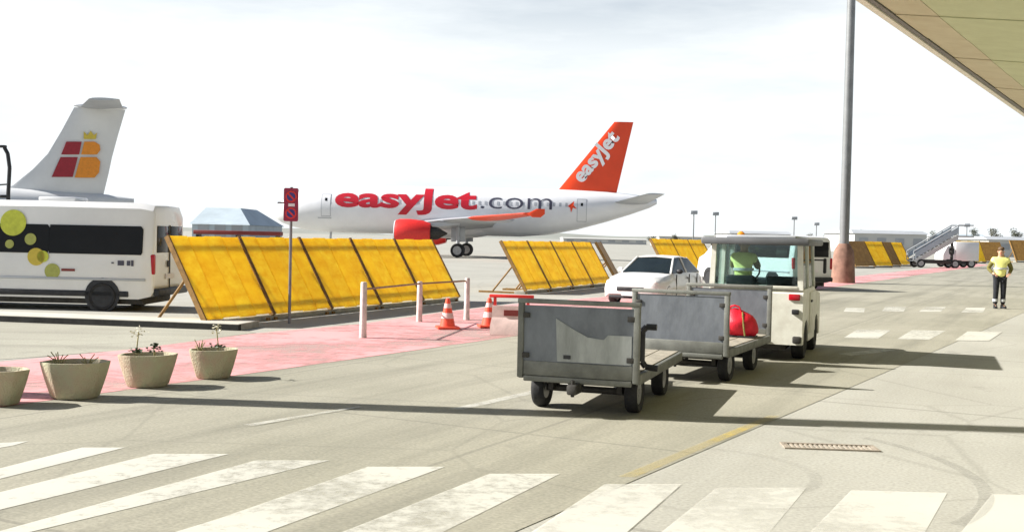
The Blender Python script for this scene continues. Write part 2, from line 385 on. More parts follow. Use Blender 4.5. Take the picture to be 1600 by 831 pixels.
# zebra crossing in the foreground
def stripe(quad, mat='white_line', z=.007): return ssheet('crosswalk_stripe', [G(*q) for q in quad], z, M[mat])
for q in ([(-160, 726), (-110, 700), (45, 690), (20, 697)],
          [(-60, 764), (-60, 748), (128, 700), (195, 700)],
          [(-60, 812), (-60, 785), (240, 710), (358, 710)],
          [(-60, 858), (-40, 842), (400, 720), (515, 720)],
          [(190, 858), (340, 812), (575, 730), (695, 730), (420, 831), (360, 858)],
          [(470, 858), (765, 741), (875, 741), (640, 858)]):
    stripe(q)
for q in ([(790, 858), (945, 757), (1065, 757), (950, 858)],
          [(1000, 858), (1120, 762), (1260, 762), (1180, 858)],
          [(1240, 858), (1330, 766), (1480, 770), (1430, 858)],
          [(1480, 858), (1550, 772), (1690, 776), (1680, 858)]):
    stripe(q, 'white_worn', .006 if q[0][0] < 800 else .0025)
# second crossing and lane dashes beyond the tractor
for q in ([(1318, 528), (1340, 515), (1392, 516), (1372, 529)],
          [(1402, 530), (1425, 516), (1478, 517), (1452, 531)],
          [(1492, 532), (1512, 518), (1566, 519), (1545, 533)],
          [(1318, 487), (1322, 481), (1352, 482), (1350, 488)],
          [(1378, 486), (1384, 479), (1416, 480), (1412, 487)],
          [(1436, 487), (1446, 480), (1478, 480), (1470, 487)],
          [(1502, 488), (1510, 481), (1540, 481), (1536, 488)],
          [(1310, 553), (1380, 545), (1400, 548), (1330, 556)]):
    stripe(q)
stripe([(700, 640), (880, 600), (905, 600), (725, 640)], 'white_worn')
ssheet('edge_line', [eR + er * t_ + Vector((dx, 0, 0)) for t_, dx in ((1.6, -.16), (5.0, -.14), (5.0, -.03), (1.6, -.03))], .008, M['yellow_line'])
k0, k1 = G(-260, 493), G(372, 517)
kd = (k1 - k0).normalized(); kn = Vector((-kd.y, kd.x, 0))
def kerb_box(bm, w0, w1, z0, z1): loft(bm, [[k0 + kn * w0 + Vector((0, 0, z0)), k1 + kn * w0 + Vector((0, 0, z0)), k1 + kn * w1 + Vector((0, 0, z0)), k0 + kn * w1 + Vector((0, 0, z0))], [k0 + kn * w0 + Vector((0, 0, z1)), k1 + kn * w0 + Vector((0, 0, z1)), k1 + kn * w1 + Vector((0, 0, z1)), k0 + kn * w1 + Vector((0, 0, z1))]])
struct('kerb', B(kerb_box, 0, .12, 0, .105), M['kerb_dark'])
struct('kerb_top', B(kerb_box, .005, .9, .107, .118), M['kerb_pale'])
struct('kerb_base', B(kerb_box, .125, .89, 0, .106), M['concrete'])
ssheet('lane_marking', [G(380, 665), G(560, 636), G(566, 637), G(394, 667)], .012, M['white_worn'])
def arc_mark(c, r, a0, a1, w):
    bm = bmesh.new(); n = 24; A = []; Bv = []
    for i in range(n + 1):
        a = R(a0 + (a1 - a0) * i / n)
        A.append(bm.verts.new((c[0] + r * math.cos(a), c[1] + r * math.sin(a), .0052))); Bv.append(bm.verts.new((c[0] + (r + w) * math.cos(a), c[1] + (r + w) * math.sin(a), .0052)))
    for i in range(n): bm.faces.new((A[i], Bv[i], Bv[i + 1], A[i + 1]))
    o = obj('tyre_mark', bm, M['tyre_mark'], None, 0); o['kind'] = 'structure'
p = G(1080, 735); arc_mark(p, .85, -60, 75, .09)
p = G(1000, 720); arc_mark(p, 2.4, -45, 30, .10)
# soft rise of land behind the airport
bm = bmesh.new(); prev = None
for i in range(121):
    a = -2600 + i * 43.4
    h = 6 + 9 * (math.sin(i * .21) * .5 + .5) + 5 * math.sin(i * .53 + 1)
    f0 = bm.verts.new((a, 2500, -1)); f1 = bm.verts.new((a, 2620, max(2, h))); f2 = bm.verts.new((a, 3000, -1))
    if prev:
        bm.faces.new((prev[0], f0, f1, prev[1])); bm.faces.new((prev[1], f1, f2, prev[2]))
    prev = (f0, f1, f2)
struct('hills', bm, M['hills'], 60)

# ================================================================== TERMINAL CANOPY
A0, B0 = PD(1345, 0, 1), PD(1600, 180, 1)
HC = 6.5
A = G(1349, 0, HC); Bp = G(1600, 178, HC)
ev = (Bp - A).normalized(); pv = Vector((ev.y, -ev.x, 0)); SL = .145
term = thing('terminal_building', 'terminal building canopy with olive tan panelled underside and cream edge overhanging the right', 'building', A, 0)
def cpt(s, w, up=0.): return ev * s + pv * w + Vector((0, 0, -SL * w + up))
def cslab(bm, s0, s1, w0, w1, z0, z1):
    loft(bm, [[cpt(s0, w0, z0), cpt(s1, w0, z0), cpt(s1, w1, z0), cpt(s0, w1, z0)], [cpt(s0, w0, z1), cpt(s1, w0, z1), cpt(s1, w1, z1), cpt(s0, w1, z1)]])
s = -21.2 + 1.95; k = 0
while s < 34:
    zz = .0 if k % 2 else .012
    for (w0, w1, mm) in ((.24, 1.1, 'soffit_tan'), (1.115, 8.2, 'soffit')):
        obj('panel', B(cslab, s + .02, s + 2.92, w0, w1, zz, zz + .05), M[mm], term, 0)
    s += 2.97; k += 1
obj('canopy_roof', B(cslab, -22, 34, .02, 8.3, .12, .5), M['fascia_dark'], term, 0)
obj('fascia', B(cslab, -22, 34, -.10, .08, -.05, .62), M['fascia'], term, 0)
obj('edge_trim', B(cslab, -22, 34, .085, .22, -.02, .115), M['fascia_dark'], term, 0)
bm = bmesh.new(); loft(bm, [[ev * -22 + pv * 8.3 + Vector((0, 0, -HC)), ev * 34 + pv * 8.3 + Vector((0, 0, -HC)), ev * 34 + pv * 14 + Vector((0, 0, -HC)), ev * -22 + pv * 14 + Vector((0, 0, -HC))],
    [ev * -22 + pv * 8.3, ev * 34 + pv * 8.3, ev * 34 + pv * 14, ev * -22 + pv * 14]])
obj('wall', bm, M['wall'], term, 0)

# ================================================================== LAMP MASTS
def mast(x, y, r, h, label, plinth=True):
    t = thing('lamp_mast', label, 'lamp mast', (x, y, 0), 0, 'tall apron lamp masts')
    bm = bmesh.new(); lathe(bm, [(r * 1.05, 0), (r, h * .3), (r * .82, h * .75), (r * .7, h)], (0, 0, 0), seg=24); obj('pole', bm, M['mast'], t)
    bm = bmesh.new(); box(bm, (0, 0, h + .05), (1.8, .25, .25), .03); obj('crossarm', bm, M['mast'], t)
    for q in (-.7, 0, .7):
        bm = bmesh.new(); box(bm, (q, -.25, h - .1), (.5, .4, .25), .04); obj('floodlight', bm, M['dark'], t)
    if plinth:
        bm = bmesh.new(); lathe(bm, [(r * 2.6, 0), (r * 2.4, .9), (r * 2.1, 1.45), (r * 1.2, 1.75)], (0, 0, 0), seg=12); obj('plinth', bm, M['plinth'], t)
    return t
mp_ = G(1317, 442)
mast(mp_.x, mp_.y, .205, 21, 'tall grey steel lamp mast rising out of a brown plinth behind the tow tractor')
m2_ = G(-420, 603)
mast(m2_.x, m2_.y, .20, 19, 'slim lamp mast out of view whose long shadow crosses the road', False)

# ================================================================== YELLOW BARRIERS
FA = math.atan(733 / 1700.)         # bearing of the barrier line
fd = Vector((math.sin(FA), math.cos(FA), 0)); fb = G(320, 511)
PW, TOPY, Z0, Z1 = 2.05, .86, .13, 1.60
BG = 'yellow leaning barriers along the apron edge'
def slope_box(bm, x0, x1, s0, s1, d0, d1):
    """box lying in the leaning plane: x along the run, s = 0..1 up the slope, d = depth behind the face"""
    u = Vector((0, TOPY, Z1 - Z0)); nrm = Vector((0, Z1 - Z0, -TOPY)).normalized(); o = Vector((0, 0, Z0))
    def P(x, s, d): return o + Vector((x, 0, 0)) + u * s + nrm * d
    loft(bm, [[P(x0, s0, d0), P(x1, s0, d0), P(x1, s1, d0), P(x0, s1, d0)], [P(x0, s0, d1), P(x1, s0, d1), P(x1, s1, d1), P(x0, s1, d1)]])
nb = 4; bw = (PW - .10) / nb
board_me = [mesh_of('board', B(slope_box, 0, bw - .012, .012, .99, 0, .028), M['yellow'], 0), mesh_of('board', B(slope_box, 0, bw - .012, 0, 1.0, .006, .032), M['yellow2'], 0)]
shaded_me = mesh_of('board', B(slope_box, 0, bw - .012, .012, .99, 0, .028), M['brown_board'], 0)  # boards of the turned panels, shade painted brown
def barrier(loc, rz, label, kind=0, sc=1.):
    t = thing('barrier', label, 'barrier', loc, rz, BG); t.scale = (sc,) * 3
    for i in range(nb):
        me = shaded_me if kind == 1 else board_me[(i + int(loc[1] * 3)) % 2]
        link('board', me, t, (.05 + i * bw, 0, 0))
    for x in (0.0, PW - .05):
        bm = bmesh.new(); slope_box(bm, x + .008, x + .042, -.01, 1.005, -.012, .09); obj('frame_post', bm, M['brown_steel'], t, 0)
    for s_ in (.12, .86):
        bm = bmesh.new(); slope_box(bm, .046, PW - .056, s_, s_ + .022, .034, .07); obj('rail', bm, M['brown_steel'], t, 0)
    for x in (.08, PW - .16):
        bm = bmesh.new(); cyl(bm, (x, TOPY * .55, Z0 + (Z1 - Z0) * .5), (x, 1.15, .05), .028, seg=8); obj('brace', bm, M['brown_steel'], t)
        bm = bmesh.new(); box(bm, (x, .8, .03), (.08, 1.6, .055)); obj('foot', bm, M['brown_steel'], t, 0)
    bm = bmesh.new(); box(bm, (PW / 2, .22, .052), (PW - .02, .36, .10), .015); obj('ballast_block', bm, M['concrete'], t)
    return t
bl = ['yellow leaning barrier at the near end of the row, beside the minibus rear',
      'yellow leaning barrier behind the sign post, second of the front row',
      'yellow leaning barrier in the middle of the front row of five',
      'yellow leaning barrier right behind the leftmost whitewashed post, fourth of the front row',
      'yellow leaning barrier below the red engine, at the far end of the front row']
for i in range(5): barrier(fb + fd * PW * i, R(90) - FA, bl[i])
bl = ['yellow leaning barrier left end of the second row, by the airliner wheel', 'yellow leaning barrier second from left in the second row',
      'yellow leaning barrier third from left in the second row', 'yellow leaning barrier right end of the second row, left of the white car']
for i in range(4): barrier(fb + fd * PW * (7.2 + i), R(90) - FA, bl[i])
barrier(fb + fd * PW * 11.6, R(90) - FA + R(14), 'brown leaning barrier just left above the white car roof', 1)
bl = ['yellow leaning barrier directly behind the white car roof', 'yellow leaning barrier behind the white car, middle of three', 'yellow leaning barrier between white car and tow tractor roof']
for i in range(3): barrier(fb + fd * PW * (15.2 + i * 1.5), R(90) - FA - R(8), bl[i], 0, 1.12)
q = G(1345, 419); q1 = G(1420, 416)
fr = math.atan2(q1.y - q.y, q1.x - q.x)
for i, (px, k) in enumerate(((1337, 1), (1366, 0), (1380, 1), (1398, 0))):
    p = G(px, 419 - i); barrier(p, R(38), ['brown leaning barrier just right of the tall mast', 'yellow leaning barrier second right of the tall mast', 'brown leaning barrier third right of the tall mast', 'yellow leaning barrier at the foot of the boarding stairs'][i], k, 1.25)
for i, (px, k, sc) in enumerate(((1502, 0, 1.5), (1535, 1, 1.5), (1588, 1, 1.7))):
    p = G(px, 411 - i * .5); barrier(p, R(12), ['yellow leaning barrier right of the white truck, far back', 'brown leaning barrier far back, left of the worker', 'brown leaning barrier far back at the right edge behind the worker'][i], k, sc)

# ================================================================== SIGN POST
p = G(452, 505)
t = thing('sign_post', 'crimson and blue upright sign on a thin grey pole in front of the yellow barriers', 'sign', p, R(6))
cyl_b = bmesh.new(); cyl(cyl_b, (0, 0, 0), (.0, 0, 2.55), .028, seg=12); obj('pole', cyl_b, M['pole'], t)
bm = bmesh.new(); prism(bm, [(u, v + 2.22) for u, v in rrect(.27, .62, .03)], -.045, -.03, lambda u, v, w: (u, w, v)); obj('sign_plate', bm, M['sign'], t, 30)
for z, rr in ((2.37, .105), (2.06, .105)):
    bm = bmesh.new(); lathe(bm, [(rr, 0), (rr, .006)], (0, -.046, z), (0, -1, 0), 24); d = obj('disc', bm, M['red'], t)
    bm = bmesh.new(); lathe(bm, [(rr * .74, 0), (rr * .74, .004)], (0, -.053, z), (0, -1, 0), 24); obj('disc_centre', bm, M['signblue'], d)
    bm = bmesh.new(); box(bm, (0, -.0585, z), (rr * 1.5, .002, .03), rot=Matrix.Rotation(R(45), 4, 'Y')); obj('slash', bm, M['red'], d, 0)
bm = bmesh.new(); box(bm, (.01, -.048, 2.215), (.12, .004, .055)); obj('sign_text_panel', bm, M['signwhite'], t, 0)
bm = bmesh.new(); box(bm, (0, -.025, 2.3), (.2, .03, .03)); box(bm, (-.19, -.02, 2.25), (.12, .05, .035), .01); obj('bracket', bm, M['pole'], t)

# ================================================================== PLANTERS
PG = 'concrete planters on the pink walkway'
def tub_bm(seed):
    r = random.Random(seed); bm = bmesh.new(); rings = []
    prof = [(.36, 0), (.40, .03), (.47, .2), (.53, .36), (.565, .47), (.57, .50), (.52, .50), (.49, .43)]
    for rr, h in prof:
        ring = []
        for i in range(8):
            for f in (0.06, .94):
                a = 2 * math.pi * (i + f) / 8; k = rr / max(abs(math.cos(a % (math.pi / 4) - math.pi / 8)), .92)
                ring.append((k * math.cos(a), k * math.sin(a) * .78, h))
        rings.append(ring)
    loft(bm, rings); return bm
def stem_plant(loc, kind, label, seed):
    r = random.Random(seed)
    t = thing('plant', label, 'plant', loc, r.random() * 6, 'plants growing in the planters')
    if kind == 'bush':
        bm = bmesh.new()
        for i in range(60):
            a, e = r.random() * 6.28, r.random() * 1.6; q = Vector((math.cos(a) * math.cos(e), math.sin(a) * math.cos(e), math.sin(e))) * (.05 + .06 * r.random())
            leaf(bm, q + Vector((0, 0, .08)), .05, r)
        obj('foliage', bm, M['leaf'], t, 0)['kind'] = 'stuff'
        bm = bmesh.new(); cyl(bm, (0, 0, -.04), (0, 0, .1), .012, seg=6); obj('stem', bm, M['dry'], t)
    elif kind == 'tall':
        bm = bmesh.new(); tube(bm, [(0, 0, -.04), (.01, 0, .15), (.03, .01, .33)], .008, 6); obj('stem', bm, M['dry'], t)
        bm = bmesh.new()
        for i in range(40):
            q = Vector((r.gauss(0, .05), r.gauss(0, .05), .07 + abs(r.gauss(0, .03)))); leaf(bm, q, .055, r)
        obj('foliage', bm, M['leaf'], t, 0)['kind'] = 'stuff'
        bm = bmesh.new()
        for i in range(34):
            q = Vector((.03 + r.gauss(0, .045), r.gauss(0, .045), .33 + r.gauss(0, .035))); leaf(bm, q, .04, r)
        obj('flower_head', bm, M['petal'], t, 0)['kind'] = 'stuff'
    else:
        bm = bmesh.new()
        for i in range(9):
            a = r.random() * 6.28; d = .04 + .1 * r.random(); h = .05 + .12 * r.random()
            tube(bm, [(0, 0, -.04), (math.cos(a) * d * .5, math.sin(a) * d * .5, h * .6), (math.cos(a) * d, math.sin(a) * d, h)], .006, 5)
        obj('stem', bm, M['dry'], t)
    return t
def leaf(bm, c, s, r):
    m = Matrix.Rotation(r.random() * 6.28, 3, 'Z') @ Matrix.Rotation(r.random() * 3, 3, 'X')
    bm.faces.new([bm.verts.new(Vector(c) + m @ Vector(v) * s) for v in ((-.5, 0, 0), (0, -.28, .05), (.5, 0, 0), (0, .28, .05))])
pls = [(-24, 640, 'planter cut off by the left edge, nearest of the row'), (104, 629, 'wide planter second from the left edge with pale dry stalks'),
       (222, 610, 'planter with dark bushy plants, beside the tall flower stalk'), (328, 596, 'planter at the far end of the row with a white flowering stalk')]
for i, (px, py, lb) in enumerate(pls):
    p = G(px - 6, py); k = (627 - py) * -.0
    wpx = (100, 104, 92, 82)[i]; D = p.y + .3; sc = wpx * D / FPX / 1.12
    t = thing('planter', 'octagonal weathered concrete ' + lb, 'planter', (p.x, p.y + .30, .009), R(7 + 12 * i), PG); t.scale = (sc * .92, sc * .92, sc * 1.22)
    obj('tub', tub_bm(i), M['tub'], t, 35)
    bm = bmesh.new(); prism(bm, [(.50 * math.cos(a * math.pi / 8), .385 * math.sin(a * math.pi / 8)) for a in range(16)], .30, .44, lambda u, v, w: (u, v, w)); obj('soil', bm, M['soil'], t)
    zt = .44 * sc * 1.22 + .008
    for j, (dx, kind, lb2) in enumerate(((( -.2, 'dry', 'dry stalks in the planter cut off by the left edge'),),
                           ((-.28, 'dry', 'pale dry stalks at left of the second planter'), (.2, 'dry', 'dry stalks at right of the second planter')),
                           ((-.22, 'tall', 'tall stalk with pale flower head in the third planter'), (.12, 'bush', 'low dark bushy plant in the third planter')),
                           ((.1, 'tall', 'tall stalk with white flower head in the farthest planter'), (-.3, 'dry', 'dry stalks in the farthest planter')))[i]):
        stem_plant((p.x + dx * sc, p.y + .30, zt), kind, lb2, i * 10 + j).scale = (.85 if kind == 'dry' else .85,) * 3

# ================================================================== POSTS AND RAIL
p1, p2, p3 = G(567, 528), G(655, 503), G(729, 500)
t = thing('railing', 'whitewashed posts carrying a thin rail on the pink walkway before the yellow barriers', 'railing', (0, 0, 0))
for p, h in ((p1, .92), (p2, .80), (p3, .86)):
    bm = bmesh.new(); lathe(bm, [(.062, .009), (.058, .1), (.052, h - .02), (.04, h)], (p.x, p.y, 0), seg=12); obj('post', bm, M['post'], t)
bm = bmesh.new(); tube(bm, [(p1.x, p1.y, .80), (p2.x, p2.y, .755), (p3.x, p3.y, .80)], .018, 8); obj('rail', bm, M['rail'], t)

# ================================================================== CONES, RED AND WHITE BARRIER
def cone(loc, label, h=.55):
    t = thing('traffic_cone', label, 'traffic cone', loc, R(12), 'traffic cones on the pink walkway')
    bm = bmesh.new(); box(bm, (0, 0, .025), (.40, .40, .045), .012); obj('base', bm, M['cone'], t)
    def rad(z): return .145 - (.145 - .035) * (z - .05) / (h - .05)
    bm = bmesh.new(); lathe(bm, [(rad(.05), .048), (rad(h), h), (.02, h + .006)], (0, 0, 0), seg=20); c = obj('cone_body', bm, M['cone'], t)
    for a, b in ((.19, .29), (.38, .46)):
        bm = bmesh.new(); lathe(bm, [(rad(a) + .003, a), (rad(b) + .003, b)], (0, 0, 0), seg=20); obj('band', bm, M['conewhite'], c)
cone((*G(699, 514)[:2], .009), 'orange red traffic cone standing left, between the two right hand posts')
cone((*G(764, 512)[:2], .009), 'orange red traffic cone beside the red topped barrier')
p = G(792, 523)
t = thing('road_barrier', 'low pink and white road barrier with red top rail left of the cart', 'barrier', (p.x, p.y, .009), R(-6))
bm = bmesh.new(); loft(bm, [[(-.28, -.2, 0), (0.42, -.2, 0), (0.42, .2, 0), (-.28, .2, 0)], [(-.28, -.17, .16), (0.42, -.17, .16), (0.42, .17, .16), (-.28, .17, .16)], [(-.26, -.09, .3), (.40, -.09, .3), (.40, .09, .3), (-.26, .09, .3)], [(-.26, -.07, .5), (.40, -.07, .5), (.40, .07, .5), (-.26, .07, .5)]]); obj('barrier_body', bm, M['barrier_pink'], t, 20)
for x in (-.22, .36):
    bm = bmesh.new(); box(bm, (x, 0, .56), (.05, .05, .15)); obj('post', bm, M['red'], t, 0)
bm = bmesh.new(); box(bm, (.07, 0, .665), (.78, .06, .055), .01); obj('top_rail', bm, M['red'], t)
bm = bmesh.new(); box(bm, (.1, -.095, .38), (.3, .03, .1)); obj('stripe', bm, M['redlow'], t, 0)

# ================================================================== VANS
def van(t, Lb=5.9, W=1.95, H=2.26, decals=True):
    """local: +X rear end at x=0, body runs to -L; near side faces -Y"""
    def ring(x, zb, zt, wb, wt, tumble=.06):
        h = zt - zb
        pts = [(-wb, zb), (-wb - .02, zb + h * .25), (-wb, zb + h * .5), (-wt, zt - h * .07), (-wt + .12, zt - .015), (0, zt), (wt - .12, zt - .015), (wt, zt - h * .07), (wb, zb + h * .5), (wb + .02, zb + h * .25), (wb, zb)]
        return [(x, y, z) for y, z in pts]
    w = W / 2; a = w - .09
    zm_, zu_ = .26 + (H - .26) * .5, H - (H - .26) * .07
    def vw(v): return w if v < zm_ else w + (a - w) * (v - zm_) / (zu_ - zm_)
    bm = bmesh.new()
    loft(bm, [ring(-.0, .42, H - .16, w - .05, a - .05), ring(-.05, .32, H - .05, w - .02, a - .02), ring(-.3, .26, H, w, a), ring(-2.4, .26, H + .01, w, a), ring(-4.1, .26, H, w, a), ring(-4.7, .26, H - .25, w, a - .02), ring(-5.2, .28, 1.28, w - .03, a), ring(-5.7, .30, 1.1, w - .12, a - .1), ring(-5.9, .34, .8, w - .25, a - .25)])
    obj('body', bm, M['white'], t, 35)
    bm = bmesh.new(); box(bm, (-2.9, 0, .24), (5.3, W - .3, .2)); obj('chassis', bm, M['under'], t, 0)
    for sy in (-1, 1):
        bm = bmesh.new()
        for x0, x1 in ((-2.172, -.22), (-4.15, -2.168)):
            def f(u, v, k): return (u, sy * (vw(v) + .004 + k), v)
            prism(bm, [(x0 + .012, 1.17), (x1 - .03, 1.17), (x1, 1.22), (x1, 1.70), (x1 - .05, 1.76), (x0 + .012, 1.76), (x0 + .01, 1.70), (x0 + .01, 1.22)], 0, .014, f)
        obj('side_window', bm, M['blackglass'], t, 30)
        bm = bmesh.new(); box(bm, (-2.1, sy * (w + .022), .66), (3.9, .03, .05), .01); obj('side_moulding', bm, M['aircraft_grey'], t)
        bm = bmesh.new(); box(bm, (-2.3, sy * (w - .0), .36), (3.6, .06, .12), .02); obj('sill', bm, M['dark'], t)
        for x in (-1.04, -4.75):
            bm = bmesh.new(); lathe(bm, [(.36, 0), (.36, .03)], (x, sy * (w + .0), .33), (0, sy, 0), 24); obj('wheel_arch', bm, M['dark'], t)
            wheel(t, (x, sy * (w - .06), .30), (0, 1, 0), .30, .22)
        bm = bmesh.new(); box(bm, (-.03, sy * (w - .07), .98), (.1, .12, .42), .03); obj('tail_lamp', bm, M['lampred'], t)
    for sy in (-1, 1):
        bm = bmesh.new(); box(bm, (.006, sy * .41, 1.5), (.02, .70, .56), .04); obj('rear_window', bm, M['blackglass'], t)
    bm = bmesh.new(); box(bm, (.05, 0, .40), (.14, W - .12, .16), .04); obj('bumper', bm, M['dark'], t)
    bm = bmesh.new(); box(bm, (.012, .0, 1.05), (.02, .02, 1.5)); obj('door_seam', bm, M['dark'], t, 0)
    bm = bmesh.new(); box(bm, (.02, -.12, .98), (.03, .07, .14), .01); obj('handle', bm, M['dark'], t)
    bm = bmesh.new(); box(bm, (.014, 0, .72), (.02, .5, .11)); obj('number_plate', bm, M['signwhite'], t, 0)
    bm = bmesh.new(); box(bm, (-4.98, 0, 1.62), (.02, W - .4, .62), rot=Matrix.Rotation(R(-28), 4, 'Y')); obj('windscreen', bm, M['blackglass'], t, 0)
    return w, vw
p = G(240, 488)
t = thing('minibus', 'white minibus with tinted windows and yellow green dots on its side', 'minibus', (p.x, p.y, .0), R(-1.5))
w_, vw_ = van(t)
t.location = (p.x, p.y + .975, 0)
for (x, z, r, mm) in ((-2.93, 1.78, .27, 'lime'), (-2.55, 1.45, .12, 'olive'), (-2.42, 1.09, .18, 'gold'), (-2.08, .80, .16, 'olive'), (-2.98, 1.34, .09, 'olive'), (-2.28, 1.10, .12, 'lime')):
    bm = bmesh.new(); tl = .09 / 1.0 if z > 1.2 else 0.
    lathe(bm, [(r, 0), (r, .006)], (x, -(vw_(z) + .024), z), Vector((0, -1, tl)), 28); obj('dot_decal', bm, M[mm], t)
bm = bmesh.new()
for x, ww, hh in ((-.83, .05, .03), (-.66, .13, .10), (-.50, .07, .10), (-.42, .05, .12)): box(bm, (x, -(w_ + .024), 1.0), (ww, .006, hh))
obj('lettering', bm, M['dark_letter'], t, 0)
bm = bmesh.new(); box(bm, (-1.75, -(w_ + .03), .835), (.28, .006, .05)); obj('lettering', bm, M['redlow'], t, 0)
bm = bmesh.new(); box(bm, (-2.3, 0, 2.30), (.8, .7, .10), .04); obj('roof_hatch', bm, M['white'], t)

p = G(1300, 455)
t = thing('van', 'white van with dark tyres parked behind the tow tractor, mostly hidden', 'van', (p.x - .62, p.y + .4, 0), R(-62))
van(t, H=2.0)

# ================================================================== WHITE CAR
def car(t):
    """local: front at -Y, length 4.3"""
    def ring(y, zb, zt, w, wt):
        return [(x, y, z) for x, z in ((-w, zb), (-w - .02, zb + (zt - zb) * .45), (-w, zb + (zt - zb) * .75), (-wt, zt - .02), (-wt * .5, zt + .012), (0, zt + .02), (wt * .5, zt + .012), (wt, zt - .02), (w, zb + (zt - zb) * .75), (w + .02, zb + (zt - zb) * .45), (w, zb))]
    bm = bmesh.new()
    loft(bm, [ring(-2.12, .36, .62, .62, .55), ring(-2.02, .26, .74, .78, .66), ring(-1.7, .22, .84, .84, .74), ring(-1.0, .2, .93, .86, .76), ring(-.7, .2, .96, .86, .77), ring(.6, .2, .97, .86, .77), ring(1.7, .22, .97, .85, .74), ring(2.05, .28, .9, .78, .68), ring(2.14, .4, .75, .7, .6)])
    obj('body', bm, M['white'], t, 40)
    def cr(y, z, w): return [(-w, y, z), (-w * .5, y, z), (w * .5, y, z), (w, y, z)]
    bm = bmesh.new()          # roof and pillars as a thin shell
    def tp(x, y, z): return (x, y, z)
    rf = [[(-.56, -.12, 1.38), (-.5, -.1, 1.41), (0, -.1, 1.425), (.5, -.1, 1.41), (.56, -.12, 1.38), (.52, -.1, 1.365), (-.52, -.1, 1.365)],
          [(-.58, .5, 1.41), (-.5, .5, 1.44), (0, .5, 1.455), (.5, .5, 1.44), (.58, .5, 1.41), (.54, .5, 1.39), (-.54, .5, 1.39)],
          [(-.55, 1.15, 1.36), (-.48, 1.15, 1.39), (0, 1.15, 1.41), (.48, 1.15, 1.39), (.55, 1.15, 1.36), (.5, 1.15, 1.345), (-.5, 1.15, 1.345)]]
    loft(bm, rf)
    obj('roof', bm, M['white'], t, 40)
    for sx in (-1, 1):
        for a, b in (((.74, -.86, .93), (.555, -.12, 1.385)), ((.77, .45, .95), (.57, .42, 1.40)), ((.74, 1.75, .94), (.54, 1.13, 1.37))):
            bm = bmesh.new(); cyl(bm, (a[0] * sx, a[1], a[2]), (b[0] * sx, b[1], b[2]), .035, .03, 8); obj('pillar', bm, M['white'], t)
        for (y0, y1, u0, u1) in ((-.8, .42, -.1, .40), (.47, 1.68, .45, 1.1)):
            bm = bmesh.new(); bm.faces.new([bm.verts.new(v) for v in ((.765 * sx, y0, .945), (.77 * sx, y1, .955), (.565 * sx, u1, 1.385), (.56 * sx, u0, 1.37))]); obj('side_window', bm, M['carglass'], t, 0)
        bm = bmesh.new(); ball(bm, (.90 * sx, -.55, 1.0), .1, 12, (1, .55, .75)); obj('mirror', bm, M['dark'] if sx > 0 else M['white'], t)
        bm = bmesh.new(); ball(bm, (.62 * sx, -1.98, .68), .14, 12, (1.1, .5, .6)); obj('headlight', bm, M['lampclear'], t)
        for y in (-1.3, 1.32): wheel(t, (.77 * sx, y, .31), (1, 0, 0), .31, .2)
    bm = bmesh.new(); bm.faces.new([bm.verts.new(v) for v in ((-.73, -.88, .945), (0, -.97, .955), (.73, -.88, .945), (.54, -.12, 1.37), (0, -.13, 1.40), (-.54, -.12, 1.37))]); obj('windscreen', bm, M['carglass'], t, 0)
    bm = bmesh.new(); bm.faces.new([bm.verts.new(v) for v in ((-.7, 1.76, .95), (.7, 1.76, .95), (.52, 1.16, 1.35), (-.52, 1.16, 1.35))]); obj('rear_window', bm, M['carglass'], t, 0)
    bm = bmesh.new(); box(bm, (0, -2.09, .5), (.8, .1, .12), .02); obj('grille', bm, M['dark'], t)
    bm = bmesh.new(); box(bm, (0, -2.13, .36), (.5, .03, .11)); obj('number_plate', bm, M['signwhite'], t, 0)
    bm = bmesh.new(); box(bm, (0, -2.0, .27), (1.3, .2, .08), .02); obj('bumper', bm, M['dark'], t)
    for sx in (-1, 1):
        for y in (-.72, .45, 1.2):
            bm = bmesh.new(); box(bm, (sx * .872, y, .6), (.03, .012, .62)); obj('door_seam', bm, M['dark'], t, 0)
        bm = bmesh.new(); box(bm, (sx * .885, .28, .80), (.03, .14, .03), .008); obj('handle', bm, M['dark'], t)
cp = PD(1026, 397, 29.5)
t = thing('car', 'white car with dark windscreen coming past behind the carts', 'car', (cp.x, cp.y, 0), R(-27)); t.scale = (.92, .92, .90)
car(t)

